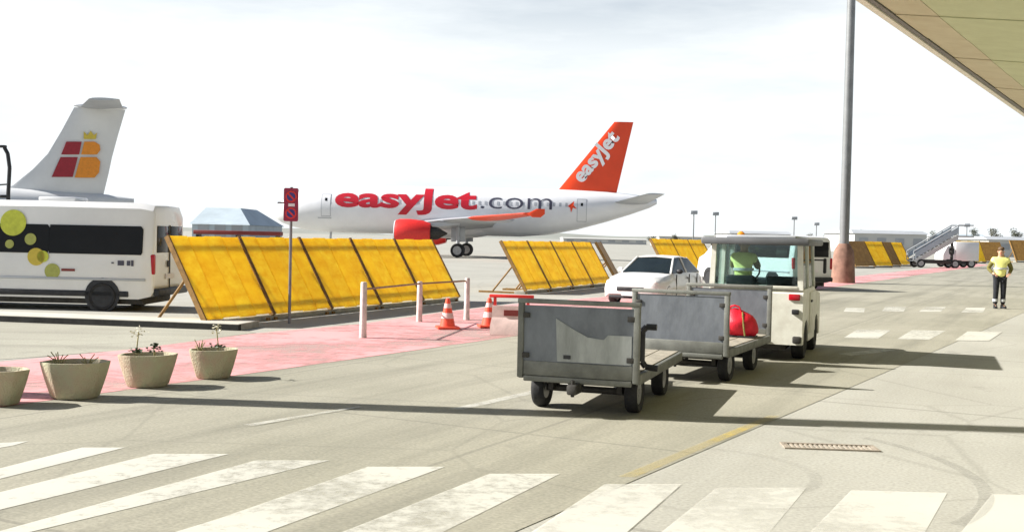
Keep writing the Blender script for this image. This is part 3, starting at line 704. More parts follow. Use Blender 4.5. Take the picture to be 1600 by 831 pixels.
# ================================================================== BAGGAGE CARTS AND TRACTOR
CA = R(18.5)
def cart(t, front_panel, patch):
    """local: +Y forward, X right; rear panel in the plane y=0"""
    W, Lc, zf, zt = 1.21, 2.42, .43, 1.075
    W2 = W / 2
    def endpanel(y, sgn, nm):
        bm = bmesh.new(); box(bm, (0, y, (zf + zt) / 2 - .02), (W - .09, .025, zt - zf - .02)); pan = obj(nm, bm, M['steel'], t, 0)
        bm = bmesh.new()
        bm.free()
        for sx in (-1, 1):
            bm = bmesh.new(); box(bm, (sx * (W2 - .03), y, (.34 + zt) / 2), (.06, .06, zt - .34), .008); obj('panel_post', bm, M['steel_frame'], pan)
        bm = bmesh.new(); box(bm, (0, y, zt + .012), (W + .01, .07, .045), .01); obj('top_rail', bm, M['steel_frame'], pan)
        for sx in (-1, 1):
            for z_ in (.56, .95):
                bm = bmesh.new(); box(bm, (sx * (W2 - .085), y - .022, z_), (.07, .02, .05), .005); obj('hinge', bm, M['under'], pan)
        bm = bmesh.new(); box(bm, (0, y, .435), (W - .125, .045, .14), .008); obj('bottom_rail', bm, M['steel_frame'], pan)
        return pan
    pan = endpanel(0, -1, 'rear_panel')
    if front_panel: endpanel(Lc, 1, 'front_panel')
    if patch:
        bm = bmesh.new(); prism(bm, [(-.20, .515), (.53, .515), (.53, .79), (.30, .79), (.26, .745), (.10, .76), (-.06, .84), (-.22, .93)], -.022, -.0155, lambda u, v, k: (u, k, v)); obj('scuffed_patch', bm, M['scuff'], pan, 0)  # paler polygon low on the rear panel, right of centre
        bm = bmesh.new(); box(bm, (-.1, -.025, .56), (.07, .012, .035)); obj('catch', bm, M['dark'], pan, 0)
    npl = 5; pw = (W - .08) / npl
    for i in range(npl):
        bm = bmesh.new(); box(bm, (-W2 + .04 + pw * (i + .5), Lc / 2, zf - .012 + .003 * (i % 2)), (pw - .012, Lc - .075, .03)); obj('plank', bm, M['deck'], t, 0)
    bm = bmesh.new()
    for sx in (-1, 1): box(bm, (sx * (W2 - .018), Lc / 2, .375), (.05, Lc - .065, .10), .01); obj('side_rail', bm, M['steel_frame'], t); bm = bmesh.new()
    bm.free()
    bm = bmesh.new(); box(bm, (0, -.01, .335), (W - .135, .05, .055), .01); obj('end_beam', bm, M['steel_frame'], t)
    bm = bmesh.new(); box(bm, (0, Lc - .02, .335), (W - .135, .05, .055), .01); obj('end_beam', bm, M['steel_frame'], t)
    bm = bmesh.new()
    for sx in (-.3, .3): box(bm, (sx, Lc / 2, .335), (.06, Lc - .3, .07))
    for y in (.45, .9, 1.45, 1.9): box(bm, (0, y, .315), (.9, .06, .045))
    obj('chassis', bm, M['under'], t, 0)
    for y in (.42, 1.75):
        bm = bmesh.new(); cyl(bm, (-.46, y, .2), (.46, y, .2), .035, seg=10); box(bm, (0, y, .28), (.6, .1, .06)); box(bm, (-.35, y, .24), (.05, .25, .1)); box(bm, (.35, y, .24), (.05, .25, .1)); obj('axle', bm, M['under'], t, 0)
        for sx in (-1, 1): wheel(t, (sx * (W2 - .13), y, .2), (1, 0, 0), .2, .13, .55)
    bm = bmesh.new(); tube(bm, [(-.18, 1.85, .24), (0, Lc + .38, .25)], .028, 8); tube(bm, [(.18, 1.85, .24), (0, Lc + .38, .25)], .028, 8); lathe(bm, [(.05, -.02), (.05, .02)], (0, Lc + .42, .25), seg=14); obj('tow_bar', bm, M['under'], t)
    bm = bmesh.new(); box(bm, (0, -.10, .27), (.10, .22, .10), .02); cyl(bm, (0, -.16, .2), (0, -.16, .36), .018, seg=8); obj('tow_hitch', bm, M['under'], t)
    return W, Lc
def at_corner(c, ang, W):     # origin so that the rear right corner (W/2, 0) stands at c
    return Vector((c.x - math.cos(ang) * W / 2, c.y + math.sin(ang) * W / 2, 0))
c1 = G(997, 656)
t1 = thing('baggage_cart', 'grey steel baggage cart with scuffed pale patch on its rear panel, last in the train', 'baggage cart', at_corner(c1, CA, 1.21), -CA, 'baggage carts behind the tow tractor')
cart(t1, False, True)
bm = bmesh.new(); tube(bm, [(.70, .32, .86), (.60, .32, .86), (.56, .32, .82), (.56, .32, .52), (.60, .32, .47), (.72, .32, .46)], .031, 8); obj('handle', bm, M['dark'], t1)
c2 = G(1137, 602)
CB = R(25)
t2 = thing('baggage_cart', 'grey steel baggage cart carrying the red bag, hitched right behind the tractor', 'baggage cart', at_corner(c2, CB, 1.21), -CB, 'baggage carts behind the tow tractor')
cart(t2, True, False)
def loc2(t, v):
    m = Matrix.Translation(t.location) @ Matrix.Rotation(t.rotation_euler.z, 4, 'Z'); return m @ Vector(v)
# red bag
bm = bmesh.new(); ball(bm, (0, 0, .17), .235, 24, (1.15, .75, .85))
for v in bm.verts:
    n_ = math.sin(v.co.x * 23 + v.co.z * 11) * .5 + math.sin(v.co.y * 31 + 1) * .5 + math.sin(v.co.x * 9 - v.co.z * 27)
    v.co += v.co.normalized() * .014 * n_; v.co.x *= 1.3 - 1.75 * max(0, v.co.z); v.co.z = max(0, v.co.z)
bag = thing('bag', 'red soft holdall slumped on the deck of the front baggage cart', 'bag', loc2(t2, (.29, 1.75, .436)), -CB)
obj('bag_body', bm, M['bag'], bag, 60)
bm = bmesh.new(); tube(bm, [(-.10, -.03, .30), (-.09, -.04, .40), (-.03, -.05, .42), (.03, -.04, .40), (.05, -.03, .33)], .013, 6); obj('handle', bm, M['bag'], bag)
bm = bmesh.new()
for q in (-.13, .13):
    pts = [(q * 1.15, -.195, .03), (q * 1.02, -.19, .12), (q * .9, -.165, .20), (q * .75, -.12, .28), (q * .6, -.05, .33)]
    tube(bm, pts, .012, 6)
obj('strap', bm, M['sleeve'], bag)['kind'] = 'stuff'
bm = bmesh.new(); box(bm, (0, 0, .012), (.50, .28, .02), .008); obj('bag_base', bm, M['dark'], bag)

TA = R(21)
c3 = G(1252, 566)
TW, TL, TH = 1.36, 2.6, 1.71
t3 = thing('tow_tractor', 'cream airport tow tractor with glazed cab and grey roof pulling the baggage carts', 'tractor', at_corner(c3, TA, TW), -TA)
w = TW / 2
# lower body: side profile with wheel arches
def arch(c, r, z, n=8): return [(c + r * math.cos(R(180 * k / n)), z + r * math.sin(R(180 * k / n))) for k in range(n + 1)]
prof = [(0, .24), (0, .98), (.06, 1.04), (1.6, 1.04), (1.75, .98), (TL - .08, .90), (TL, .82), (TL, .24)] + arch(2.05, .34, .24) + arch(.52, .34, .24)
bm = bmesh.new(); prism(bm, prof, -w, w, lambda u, v, k: (k, u, v)); obj('body', bm, M['cream'], t3, 25)
bm = bmesh.new(); box(bm, (0, TL / 2, .26), (TW - .5, TL - .2, .2)); obj('chassis', bm, M['under'], t3, 0)
for y in (.52, 2.05):
    for sx in (-1, 1): wheel(t3, (sx * (w - .10), y, .28), (1, 0, 0), .28, .18, .5, True, 'under')
for sx in (-1, 1):
    for y in (.04, .82, 1.72):
        y2 = y + (.0 if y < 1.7 else -.12)
        bm = bmesh.new(); loft(bm, [[(sx * (w - .08), y - .035, 1.03), (sx * (w - .005), y - .035, 1.03), (sx * (w - .005), y + .045, 1.03), (sx * (w - .08), y + .045, 1.03)], [(sx * (w - .10), y2 - .035, TH - .02), (sx * (w - .03), y2 - .035, TH - .02), (sx * (w - .03), y2 + .045, TH - .02), (sx * (w - .10), y2 + .045, TH - .02)]]); obj('pillar', bm, M['cream'], t3, 0)
    for y0, y1 in ((.09, .78), (.87, 1.66)):
        bm = bmesh.new(); loft(bm, [[(sx * (w - .035), y0, 1.05), (sx * (w - .028), y0, 1.05), (sx * (w - .028), y1, 1.05), (sx * (w - .035), y1, 1.05)], [(sx * (w - .06), y0, TH - .04), (sx * (w - .053), y0, TH - .04), (sx * (w - .053), y1 - .08, TH - .04), (sx * (w - .06), y1 - .08, TH - .04)]]); obj('side_window', bm, M['glass'], t3, 0)
    bm = bmesh.new(); box(bm, (sx * (w + .008), 1.28, .66), (.02, .74, .62), .02); d = obj('door', bm, M['cream'], t3)
    bm = bmesh.new(); box(bm, (sx * (w + .025), .98, .84), (.03, .12, .035), .008); obj('handle', bm, M['dark'], d)
    bm = bmesh.new(); box(bm, (sx * (w + .14), 1.70, 1.36), (.05, .09, .24), .02); cyl(bm, (sx * (w - .02), 1.68, 1.45), (sx * (w + .14), 1.70, 1.45), .012, seg=6); obj('mirror', bm, M['dark'], t3)
    bm = bmesh.new(); box(bm, (sx * (w - .12), -.012, .93), (.16, .03, .09), .012); obj('tail_lamp', bm, M['lampred'], t3)
    bm = bmesh.new(); lathe(bm, [(.08, 0), (.07, .03)], (sx * (w - .2), TL, .62), (0, 1, 0), 16); obj('headlight', bm, M['lampclear'], t3)
bm = bmesh.new(); box(bm, (0, .035, 1.40), (TW - .20, .008, .66)); obj('rear_window', bm, M['glass'], t3, 0)
bm = bmesh.new(); box(bm, (0, .02, 1.06), (TW - .16, .05, .05), .01); obj('window_sill', bm, M['cream'], t3)
bm = bmesh.new(); loft(bm, [[(-w + .1, 1.75, 1.05), (w - .1, 1.75, 1.05), (w - .1, 1.757, 1.05), (-w + .1, 1.757, 1.05)], [(-w + .12, 1.63, TH - .03), (w - .12, 1.63, TH - .03), (w - .12, 1.637, TH - .03), (-w + .12, 1.637, TH - .03)]]); obj('windscreen', bm, M['glass'], t3, 0)
bm = bmesh.new(); box(bm, (0, .82, TH + .01), (TW + .18, 2.1, .10), .03); obj('roof', bm, M['cab_roof'], t3)
bm = bmesh.new(); box(bm, (0.05, .8, TH + .075), (TW - .35, 1.5, .055), .025); obj('roof_cap', bm, M['aircraft_grey'], t3)
bm = bmesh.new(); lathe(bm, [(.06, 0), (.055, .09), (.02, .12)], (-.42, 1.2, TH + .045), seg=14); obj('beacon', bm, M['amber'], t3)
bm = bmesh.new(); box(bm, (w - .1, -.02, .72), (.10, .06, .07), .01); obj('latch', bm, M['dark'], t3)
bm = bmesh.new(); box(bm, (0, -.05, .30), (.25, .12, .14), .02); obj('tow_hitch', bm, M['under'], t3)
bm = bmesh.new(); box(bm, (w - .07, -.03, .32), (.12, .08, .1), .02); obj('bumper_pad', bm, M['under'], t3)
for sx in (-.3, .3):
    bm = bmesh.new(); box(bm, (sx, .72, 1.03), (.44, .42, .10), .03); box(bm, (sx, .50, 1.13), (.42, .09, .16), .03); obj('seat', bm, M['dark'], t3)
bm = bmesh.new(); box(bm, (0, 1.52, 1.08), (TW - .25, .25, .10), .03); obj('dashboard', bm, M['dark'], t3)
bm = bmesh.new(); bmesh.ops.create_cone(bm, segments=6, radius1=.02, radius2=.02, depth=.3, matrix=Matrix.Translation((-.3, 1.38, 1.14)) @ Matrix.Rotation(R(-35), 4, 'X'))
for k in range(20):
    a0, a1 = 2 * math.pi * k / 20, 2 * math.pi * (k + 1) / 20; mt = Matrix.Translation((-.3, 1.29, 1.25)) @ Matrix.Rotation(R(55), 4, 'X')
    cyl(bm, mt @ Vector((.17 * math.cos(a0), .17 * math.sin(a0), 0)), mt @ Vector((.17 * math.cos(a1), .17 * math.sin(a1), 0)), .014, seg=6)
obj('steering_wheel', bm, M['dark'], t3)

# ================================================================== PEOPLE
def skin(pts, edges, sub=2):
    names = list(pts); idx = {k: i for i, k in enumerate(names)}
    me = bpy.data.meshes.new('skin_frame'); me.from_pydata([pts[k][0] for k in names], [(idx[a], idx[b]) for a, b in edges], [])
    o = bpy.data.objects.new('skin_frame', me); C.objects.link(o)
    m = o.modifiers.new('Skin', 'SKIN'); m.use_smooth_shade = True; m.branch_smoothing = .3
    if not me.skin_vertices: raise RuntimeError('no skin layer')
    for i, k in enumerate(names):
        r = pts[k][1]; me.skin_vertices[0].data[i].radius = (r, r) if not isinstance(r, tuple) else r
        me.skin_vertices[0].data[i].use_root = (i == 0)
    s_ = o.modifiers.new('Sub', 'SUBSURF'); s_.levels = sub; s_.render_levels = sub
    dg = bpy.context.evaluated_depsgraph_get(); dg.update()
    r = bpy.data.meshes.new_from_object(o.evaluated_get(dg)); bpy.data.objects.remove(o); bpy.data.meshes.remove(me)
    bm = bmesh.new(); bm.from_mesh(r); bpy.data.meshes.remove(r); return bm

def person(t, J):
    """J: joints (facing -Y). Builds one continuous body, then clothing as children."""
    pts = {'pelvis': (J['pelvis'], .115), 'spine': (J['spine'], .105), 'chest': (J['chest'], .125), 'neck': (J['neck'], .055), 'skull': (J['skull'], .082), 'crown': (J['crown'], .085)}
    ed = [('pelvis', 'spine'), ('spine', 'chest'), ('chest', 'neck'), ('neck', 'skull'), ('skull', 'crown')]
    for s in 'LR':
        sg = -1 if s == 'L' else 1
        for n_, r in (('shoulder', .06), ('elbow', .042), ('wrist', .028), ('palm', .036), ('hip', .085), ('knee', .055), ('ankle', .038), ('toe', .036)): pts[n_ + s] = (J[n_ + s], r)
        ed += [('chest', 'shoulder' + s), ('shoulder' + s, 'elbow' + s), ('elbow' + s, 'wrist' + s), ('wrist' + s, 'palm' + s), ('pelvis', 'hip' + s), ('hip' + s, 'knee' + s), ('knee' + s, 'ankle' + s), ('ankle' + s, 'toe' + s)]
    bm = skin(pts, ed, 2)
    hd = Vector(J['crown']); sk = Vector(J['skull'])
    fwd = Vector(J.get('face', (0, -1, 0))).normalized(); side = Vector((-fwd.y, fwd.x, 0)); mid = (hd + sk) / 2
    cyl(bm, mid + fwd * .075 + Vector((0, 0, .02)), mid + fwd * .108 + Vector((0, 0, -.02)), .008, .016, 8)     # nose
    for q in (-1, 1): ball(bm, mid + side * q * .088 + Vector((0, 0, -.005)), .026, 8, (.5, .7, 1))             # ears
    for s in 'LR':       # five bent fingers on each palm
        pal = Vector(J['palm' + s]); wr = Vector(J['wrist' + s]); d = (pal - wr).normalized()
        sd_ = d.cross(Vector((0, 0, 1))); sd_ = sd_.normalized() if sd_.length > .2 else Vector((0, 1, 0)); up = sd_.cross(d)
        for k, ln in enumerate((.066, .076, .072, .056)):
            b0 = pal + d * .02 + sd_ * (k - 1.5) * .019; b1 = b0 + d * ln * .55 - up * .012; b2 = b1 + d * ln * .35 - up * .035
            cyl(bm, b0, b1, .0095, .009, 7); cyl(bm, b1, b2, .009, .007, 7); ball(bm, b1, .009, 7)
        b0 = wr * .45 + pal * .55 + sd_ * -.026; b1 = b0 - sd_ * .03 + d * .03; b2 = b1 + d * .032 - up * .012
        cyl(bm, b0, b1, .012, .0105, 7); cyl(bm, b1, b2, .0105, .008, 7); ball(bm, b1, .0105, 7)
    body = obj('body', bm, M['skin'], t, 80)
    bm = bmesh.new()
    for q in (-1, 1): ball(bm, mid + fwd * .078 + side * q * .032 + Vector((0, 0, .022)), .011, 8)
    obj('eyes', bm, M['dark'], body)
    bm = bmesh.new(); box(bm, mid + fwd * .088 + Vector((0, 0, -.052)), (.045, .01, .01), rz=math.atan2(side.y, side.x)); obj('mouth', bm, M['red_letter'], body)
    bm = bmesh.new(); ball(bm, hd - fwd * .028 + Vector((0, 0, .030)), .086, 16, (1, 1, .75)); obj('hair', bm, M['hair'], t)
    jk = {'hem': (J['hem'], .135), 'spine': (J['spine'], .125), 'chest': (J['chest'], .145), 'collar': (Vector(J['neck']) - Vector((0, 0, .03)), .072)}
    je = [('hem', 'spine'), ('spine', 'chest'), ('chest', 'collar')]
    for s in 'LR':
        jk['shoulder' + s] = (J['shoulder' + s], .078); jk['elbow' + s] = (J['elbow' + s], .060); jk['wrist' + s] = (Vector(J['wrist' + s]) * .92 + Vector(J['elbow' + s]) * .08, .046)
        je += [('chest', 'shoulder' + s), ('shoulder' + s, 'elbow' + s), ('elbow' + s, 'wrist' + s)]
    obj('jacket', skin(jk, je), M['sleeve'], t, 80)
    ve = {'hem': (Vector(J['hem']) - Vector((0, 0, .03)), .195), 'spine': (J['spine'], .172), 'chest': (J['chest'], .19), 'collar': (Vector(J['neck']) - Vector((0, 0, .035)), .09), 'sL': (Vector(J['shoulderL']) * 1.0, .112), 'sR': (Vector(J['shoulderR']) * 1.0, .112), 'aL': (Vector(J['shoulderL']).lerp(Vector(J['elbowL']), .42), .082), 'aR': (Vector(J['shoulderR']).lerp(Vector(J['elbowR']), .42), .082)}
    obj('vest', skin(ve, [('hem', 'spine'), ('spine', 'chest'), ('chest', 'collar'), ('chest', 'sL'), ('chest', 'sR'), ('sL', 'aL'), ('sR', 'aR')]), M['vest'], t, 80)
    bm = bmesh.new(); sp_ = Vector(J['spine'])
    lathe(bm, [(.186, -.02), (.189, .03)], sp_, (0, 0, 1), 20); obj('reflective_band', bm, M['reflect'], t)
    tr = {'pelvis': (J['pelvis'], .135)}; te = []
    for s in 'LR':
        tr['hip' + s] = (J['hip' + s], .105); tr['knee' + s] = (J['knee' + s], .078); tr['cuff' + s] = (Vector(J['ankle' + s]) * .94 + Vector(J['knee' + s]) * .06, .066)
        te += [('pelvis', 'hip' + s), ('hip' + s, 'knee' + s), ('knee' + s, 'cuff' + s)]
    obj('trousers', skin(tr, te), M['trouser'], t, 80)
    for s in 'LR':
        an, to, kn = Vector(J['ankle' + s]), Vector(J['toe' + s]), Vector(J['knee' + s])
        bm = bmesh.new(); cyl(bm, an.lerp(kn, .30), an.lerp(kn, .48), .077, .079, 14); obj('reflective_band', bm, M['reflect'], t)
        dd = (to - an); dd.z = 0; dd.normalize(); sp = Vector((-dd.y, dd.x, 0)); zz = an.z - .07
        ringp = lambda c, hw, h: [c - sp * hw + Vector((0, 0, zz)), c + sp * hw + Vector((0, 0, zz)), c + sp * hw * .85 + Vector((0, 0, zz + h)), c - sp * hw * .85 + Vector((0, 0, zz + h))]
        an2 = Vector((an.x, an.y, 0))
        bm = bmesh.new(); loft(bm, [ringp(an2 - dd * .07, .04, .09), ringp(an2 - dd * .02, .046, .12), ringp(an2 + dd * .08, .05, .085), ringp(an2 + dd * .17, .048, .055), ringp(an2 + dd * .21, .03, .035)]); obj('shoe', bm, M['dark'], t, 60)
stand = {'pelvis': (0, 0, .93), 'hem': (0, 0, .84), 'spine': (0, .01, 1.12), 'chest': (0, .0, 1.32), 'neck': (0, -.005, 1.47), 'skull': (.0, -.02, 1.55), 'crown': (.0, -.015, 1.645), 'face': (-.35, -1, 0),
         'shoulderL': (-.175, .0, 1.37), 'elbowL': (-.31, .06, 1.12), 'wristL': (-.21, -.10, .98), 'palmL': (-.17, -.16, .96),
         'shoulderR': (.175, .0, 1.37), 'elbowR': (.31, .06, 1.12), 'wristR': (.21, -.10, .98), 'palmR': (.17, -.16, .96),
         'hipL': (-.09, 0, .86), 'kneeL': (-.10, -.01, .48), 'ankleL': (-.105, .02, .075), 'toeL': (-.12, -.13, .04),
         'hipR': (.09, 0, .86), 'kneeR': (.095, -.01, .48), 'ankleR': (.10, .03, .075), 'toeR': (.12, -.12, .04)}
p = G(1561, 482)
t = thing('person', 'person in yellow high visibility vest and dark trousers standing alone on the road at right', 'person', (p.x, p.y, .004), R(-10)); person(t, stand)
sit = {'pelvis': (0, .0, .18), 'hem': (0, .0, .15), 'spine': (0, .02, .36), 'chest': (0, .0, .55), 'neck': (0, -.02, .69), 'skull': (0, -.035, .765), 'crown': (0, -.03, .85), 'face': (0, -1, 0),
       'shoulderL': (-.17, .0, .59), 'elbowL': (-.23, -.22, .40), 'wristL': (-.14, -.42, .45), 'palmL': (-.12, -.50, .46),
       'shoulderR': (.17, .0, .59), 'elbowR': (.23, -.22, .40), 'wristR': (.14, -.42, .45), 'palmR': (.12, -.50, .46),
       'hipL': (-.09, -.02, .14), 'kneeL': (-.12, -.42, .16), 'ankleL': (-.12, -.50, -.18), 'toeL': (-.12, -.64, -.22),
       'hipR': (.09, -.02, .14), 'kneeR': (.12, -.42, .16), 'ankleR': (.12, -.50, -.18), 'toeR': (.12, -.64, -.22)}
t = thing('person', 'person in yellow vest seated at the wheel inside the tow tractor cab', 'person', loc2(t3, (-.28, .66, .99)), -TA + R(180)); t.scale = (.84,) * 3; person(t, sit)

# ================================================================== AIRLINERS
def ellip(x, zc, ry, rz, n=40): return [(x, ry * math.sin(2 * math.pi * i / n), zc + rz * math.cos(2 * math.pi * i / n)) for i in range(n)]
def interp(tab, x):
    for a, b in zip(tab[:-1], tab[1:]):
        if a[0] <= x <= b[0]:
            f = (x - a[0]) / (b[0] - a[0]); f = f * f * (3 - 2 * f) if False else f
            return [a[i] + (b[i] - a[i]) * f for i in range(1, len(a))]
    return list((tab[0] if x < tab[0][0] else tab[-1])[1:])
FUS = [(0, 3.45, .06, .06), (.25, 3.47, .55, .52), (.8, 3.55, 1.0, .95), (1.7, 3.68, 1.42, 1.40), (3.0, 3.80, 1.74, 1.76), (4.6, 3.88, 1.93, 1.99), (6.2, 3.9, 1.975, 2.07), (22, 3.9, 1.975, 2.07), (24.5, 4.0, 1.90, 1.96), (27, 4.22, 1.65, 1.68), (29.5, 4.52, 1.25, 1.28), (31.5, 4.76, .85, .88), (33.2, 4.97, .45, .48), (33.84, 5.03, .18, .2)]
def wingbox(bm, root, tip, t0, t1):
    """root/tip: (LE, TE) points; lens cross-section"""
    rings = []
    n = 9
    for (le, te), th in ((root, t0), (tip, t1)):
        le, te = Vector(le), Vector(te); up = []
        lo = []
        for i in range(n + 1):
            f = i / n; hgt = th * 2.6 * (math.sqrt(max(f, 0)) * .55 * (1 - f) + .25 * f * (1 - f)); p_ = le.lerp(te, f); up.append((p_, hgt)); lo.append((p_, -hgt))
        rings.append((up, lo[1:-1][::-1]))
    return rings
def lens(bm, secs, axis):
    rs = []
    for (le, te, th) in secs:
        (u, l), = wingbox(bm, (le, te), (le, te), th, th)[:1]
        rs.append([p_ + Vector(axis) * h for p_, h in u] + [p_ + Vector(axis) * h for p_, h in l])
    loft(bm, rs)
PX, PDp, PS = G(415, 400), 88., .97
nose = PD(427, 368, 91.5)
air = thing('airliner', 'white airliner with large red web address lettering and an orange tail fin', 'airliner', (nose.x, 91.5, 0), R(-3.0)); air.scale = (.945, .97, .97)
bm = bmesh.new(); loft(bm, [ellip(*r_) for r_ in FUS]); obj('fuselage', bm, M['aircraft'], air, 60)
def on_fus(x, z, off=.02):
    zc, ry_, rz_ = interp(FUS, x); c = max(-.999, min(.999, (z - zc) / rz_)); return Vector((x, -(ry_ * math.sqrt(1 - c * c)) - off, z + off * c))
def wrap_text(body, size, bold, x0, x1, zbase, mat, sx_fit=True, extra=None, zs=1.0):
    bm = text_bm(body, size, bold)
    if extra: extra(bm)
    xs = [v.co.x for v in bm.verts]; a, b = min(xs), max(xs); k = (x1 - x0) / (b - a)
    for v in bm.verts: v.co.x = x0 + (v.co.x - a) * k; v.co.y = zbase + v.co.y * zs
    ys = [v.co.y for v in bm.verts]; y = min(ys)
    while y < max(ys):
        bmesh.ops.bisect_plane(bm, geom=bm.verts[:] + bm.edges[:] + bm.faces[:], plane_co=(0, y, 0), plane_no=(0, 1, 0)); y += .12
    for v in bm.verts: v.co = on_fus(v.co.x, min(v.co.y, 5.88), .022)
    return obj('lettering', bm, mat, air, 0)
wrap_text('easyJet', 2.35, .078, 5.9, 18.3, 4.08, M['red_letter'], zs=.98)
wrap_text('.com', 2.35, -.024, 18.6, 24.75, 4.12, M['dark_letter'], zs=.90)
# doors, cockpit glass
def fus_patch(x0, x1, z0, z1, off, nx=3, nz_=8):
    bm = bmesh.new(); g = [[bm.verts.new(on_fus(x0 + (x1 - x0) * i / nx, z0 + (z1 - z0) * j / nz_, off)) for j in range(nz_ + 1)] for i in range(nx + 1)]
    for i in range(nx):
        for j in range(nz_): bm.faces.new((g[i][j], g[i + 1][j], g[i + 1][j + 1], g[i][j + 1]))
    return bm
for x in (4.7, 26.9):
    d = obj('door', fus_patch(x, x + .85, 3.2, 5.1, .012), M['aircraft_grey'], air, 60)
    obj('door_leaf', fus_patch(x + .05, x + .80, 3.26, 5.04, .02), M['aircraft'], d, 60)
    obj('door_window', fus_patch(x + .32, x + .52, 4.5, 4.75, .03), M['blackglass'], d, 0)
for x in (1.5, 2.05): obj('cockpit_window', fus_patch(x, x + .48, 4.15, 4.62, .015, 2, 3), M['blackglass'], air, 0)
obj('registration', fus_patch(4.4, 5.6, 3.02, 3.12, .02, 3, 2), M['aircraft_grey'], air, 0)
for i in range(38):
    x = 6.1 + i * .535
    if 13.2 < x < 14.0: continue
    obj('window', fus_patch(x, x + .20, 4.42, 4.74, .010, 1, 3), M['aircraft_grey'], air, 0)
# fin
bm = bmesh.new(); lens(bm, [((24.4, 0, 5.55), (30.2, 0, 5.2), .34), ((25.3, 0, 5.95), (30.35, 0, 5.8), .30), ((30.0, 0, 11.75), (31.65, 0, 11.75), .12)], (0, 1, 0)); fin = obj('tail_fin', bm, M['orange'], air, 50)
bm = text_bm('easyJet', 1.85, .065); ang = math.atan2(11.0 - 6.6, 30.6 - 27.0)
for v in bm.verts:
    u, vv = v.co.x * .98, v.co.y * .95
    x = 27.25 + u * math.cos(ang) - vv * math.sin(ang); z = 6.45 + u * math.sin(ang) + vv * math.cos(ang); v.co = (x, -.235 + (z - 6) * .016, z)
obj('lettering', bm, M['finwhite'], fin, 0)
bm = bmesh.new(); lens(bm, [((29.9, -.6, 4.85), (33.0, -.6, 4.85), .2), ((32.5, -6.2, 5.45), (34.0, -6.2, 5.45), .09)], (0, 0, 1)); obj('tailplane', bm, M['aircraft_grey'], air, 50)
bm = bmesh.new(); lens(bm, [((29.9, .6, 4.85), (33.0, .6, 4.85), .2), ((32.5, 6.2, 5.45), (34.0, 6.2, 5.45), .09)], (0, 0, 1)); obj('tailplane', bm, M['aircraft_grey'], air, 50)
obj('tail_emblem', B(lambda bm: prism(bm, [(0, .1), (.55, .55), (.5, .2), (.8, -.1), (.45, .0), (.3, -.4), (.2, 0)], 0, .01, lambda u, v, k: on_fus(26.55 + u - .45, 4.35 + v, .03 + k))), M['orange'], air, 0)
for s in (-1, 1):
    bm = bmesh.new(); lens(bm, [((12.6, s * 1.2, 2.75), (19.6, s * 1.2, 2.55), .55), ((16.0, s * 6.2, 3.05), (20.2, s * 6.2, 2.95), .34), ((18.2, s * 9.5, 3.18), (21.5, s * 9.5, 3.14), .26)], (0, 0, 1)); wg = obj('wing', bm, M['aircraft_grey'], air, 50)
    bm = bmesh.new(); lens(bm, [((18.23, s * 9.53, 3.18), (21.53, s * 9.53, 3.14), .27), ((22.9, s * 16.4, 3.45), (24.4, s * 16.4, 3.44), .14)], (0, 0, 1)); obj('wing_tip', bm, M['orange'], wg, 50)
    bm = bmesh.new(); lens(bm, [((23.6, s * 16.45, 3.2), (24.2, s * 16.45, 3.2), .04), ((23.2, s * 16.45, 3.45), (24.5, s * 16.45, 3.45), .07), ((23.9, s * 16.45, 3.8), (24.5, s * 16.45, 3.8), .04)], (0, 1, 0)); obj('wing_fence', bm, M['orange'], wg, 50)
    for yy, x0 in ((4.0, 17.5), (8.3, 19.2)):
        bm = bmesh.new(); ball(bm, (x0 + 1.2, s * yy, 2.75 + yy * .045), .3, 12, (5, .7, .9)); obj('flap_fairing', bm, M['aircraft_grey'], wg, 60)
    bm = bmesh.new(); lathe(bm, [(.80, 0), (.98, .06), (1.10, .4), (1.12, 1.3), (1.02, 2.3), (.82, 3.0), (.7, 3.05), (.66, 2.6)], (11.8, s * 5.6, 1.95), (1, 0, 0), 32); en = obj('engine', bm, M['red'], air, 50)
    bm = bmesh.new(); lathe(bm, [(.79, .02), (.99, .055), (1.005, .12), (.99, .125), (.80, .12)], (11.78, s * 5.6, 1.95), (1, 0, 0), 32); obj('intake_lip', bm, M['aircraft'], en, 50)
    bm = bmesh.new(); lathe(bm, [(.02, 0), (.3, .35), (.79, .36), (.79, .4)], (12.1, s * 5.6, 1.95), (1, 0, 0), 24); obj('fan', bm, M['dark'], en, 50)
    bm = bmesh.new(); lathe(bm, [(.55, 0), (.5, .7), (.2, 1.2), (.05, 1.5)], (14.7, s * 5.6, 1.95), (1, 0, 0), 20); obj('exhaust_cone', bm, M['under'], en, 50)
    bm = bmesh.new(); prism(bm, [(13.2, 2.6), (16.8, 2.7), (17.3, 2.5), (15.4, 2.3)], s * 5.6 - .15, s * 5.6 + .15, lambda u, v, k: (u, k, v + .2)); obj('pylon', bm, M['aircraft_grey'], en, 0)
    g = thing('x', 'x', 'x') if False else None
    bm = bmesh.new(); cyl(bm, (16.9, s * 3.8, .5), (16.9, s * 3.8, 2.8), .16, seg=12); cyl(bm, (16.9, s * 3.8, 1.2), (16.9, s * 2.2, 2.6), .09, seg=10); obj('landing_gear', bm, M['aircraft_grey'], air)
    for q in (-.42, .42): wheel(air, (16.9, s * 3.8 + q, .585), (0, 1, 0), .585, .42)
    bm = bmesh.new(); box(bm, (16.9, s * 3.8 - .12 * s, 1.9), (1.2, .05, 1.2), .02); obj('gear_door', bm, M['aircraft_grey'], air)
bm = bmesh.new(); cyl(bm, (5.1, 0, .4), (5.2, 0, 2.5), .1, seg=10); obj('landing_gear', bm, M['aircraft_grey'], air)
for q in (-.25, .25): wheel(air, (5.1, q, .38), (0, 1, 0), .38, .24)
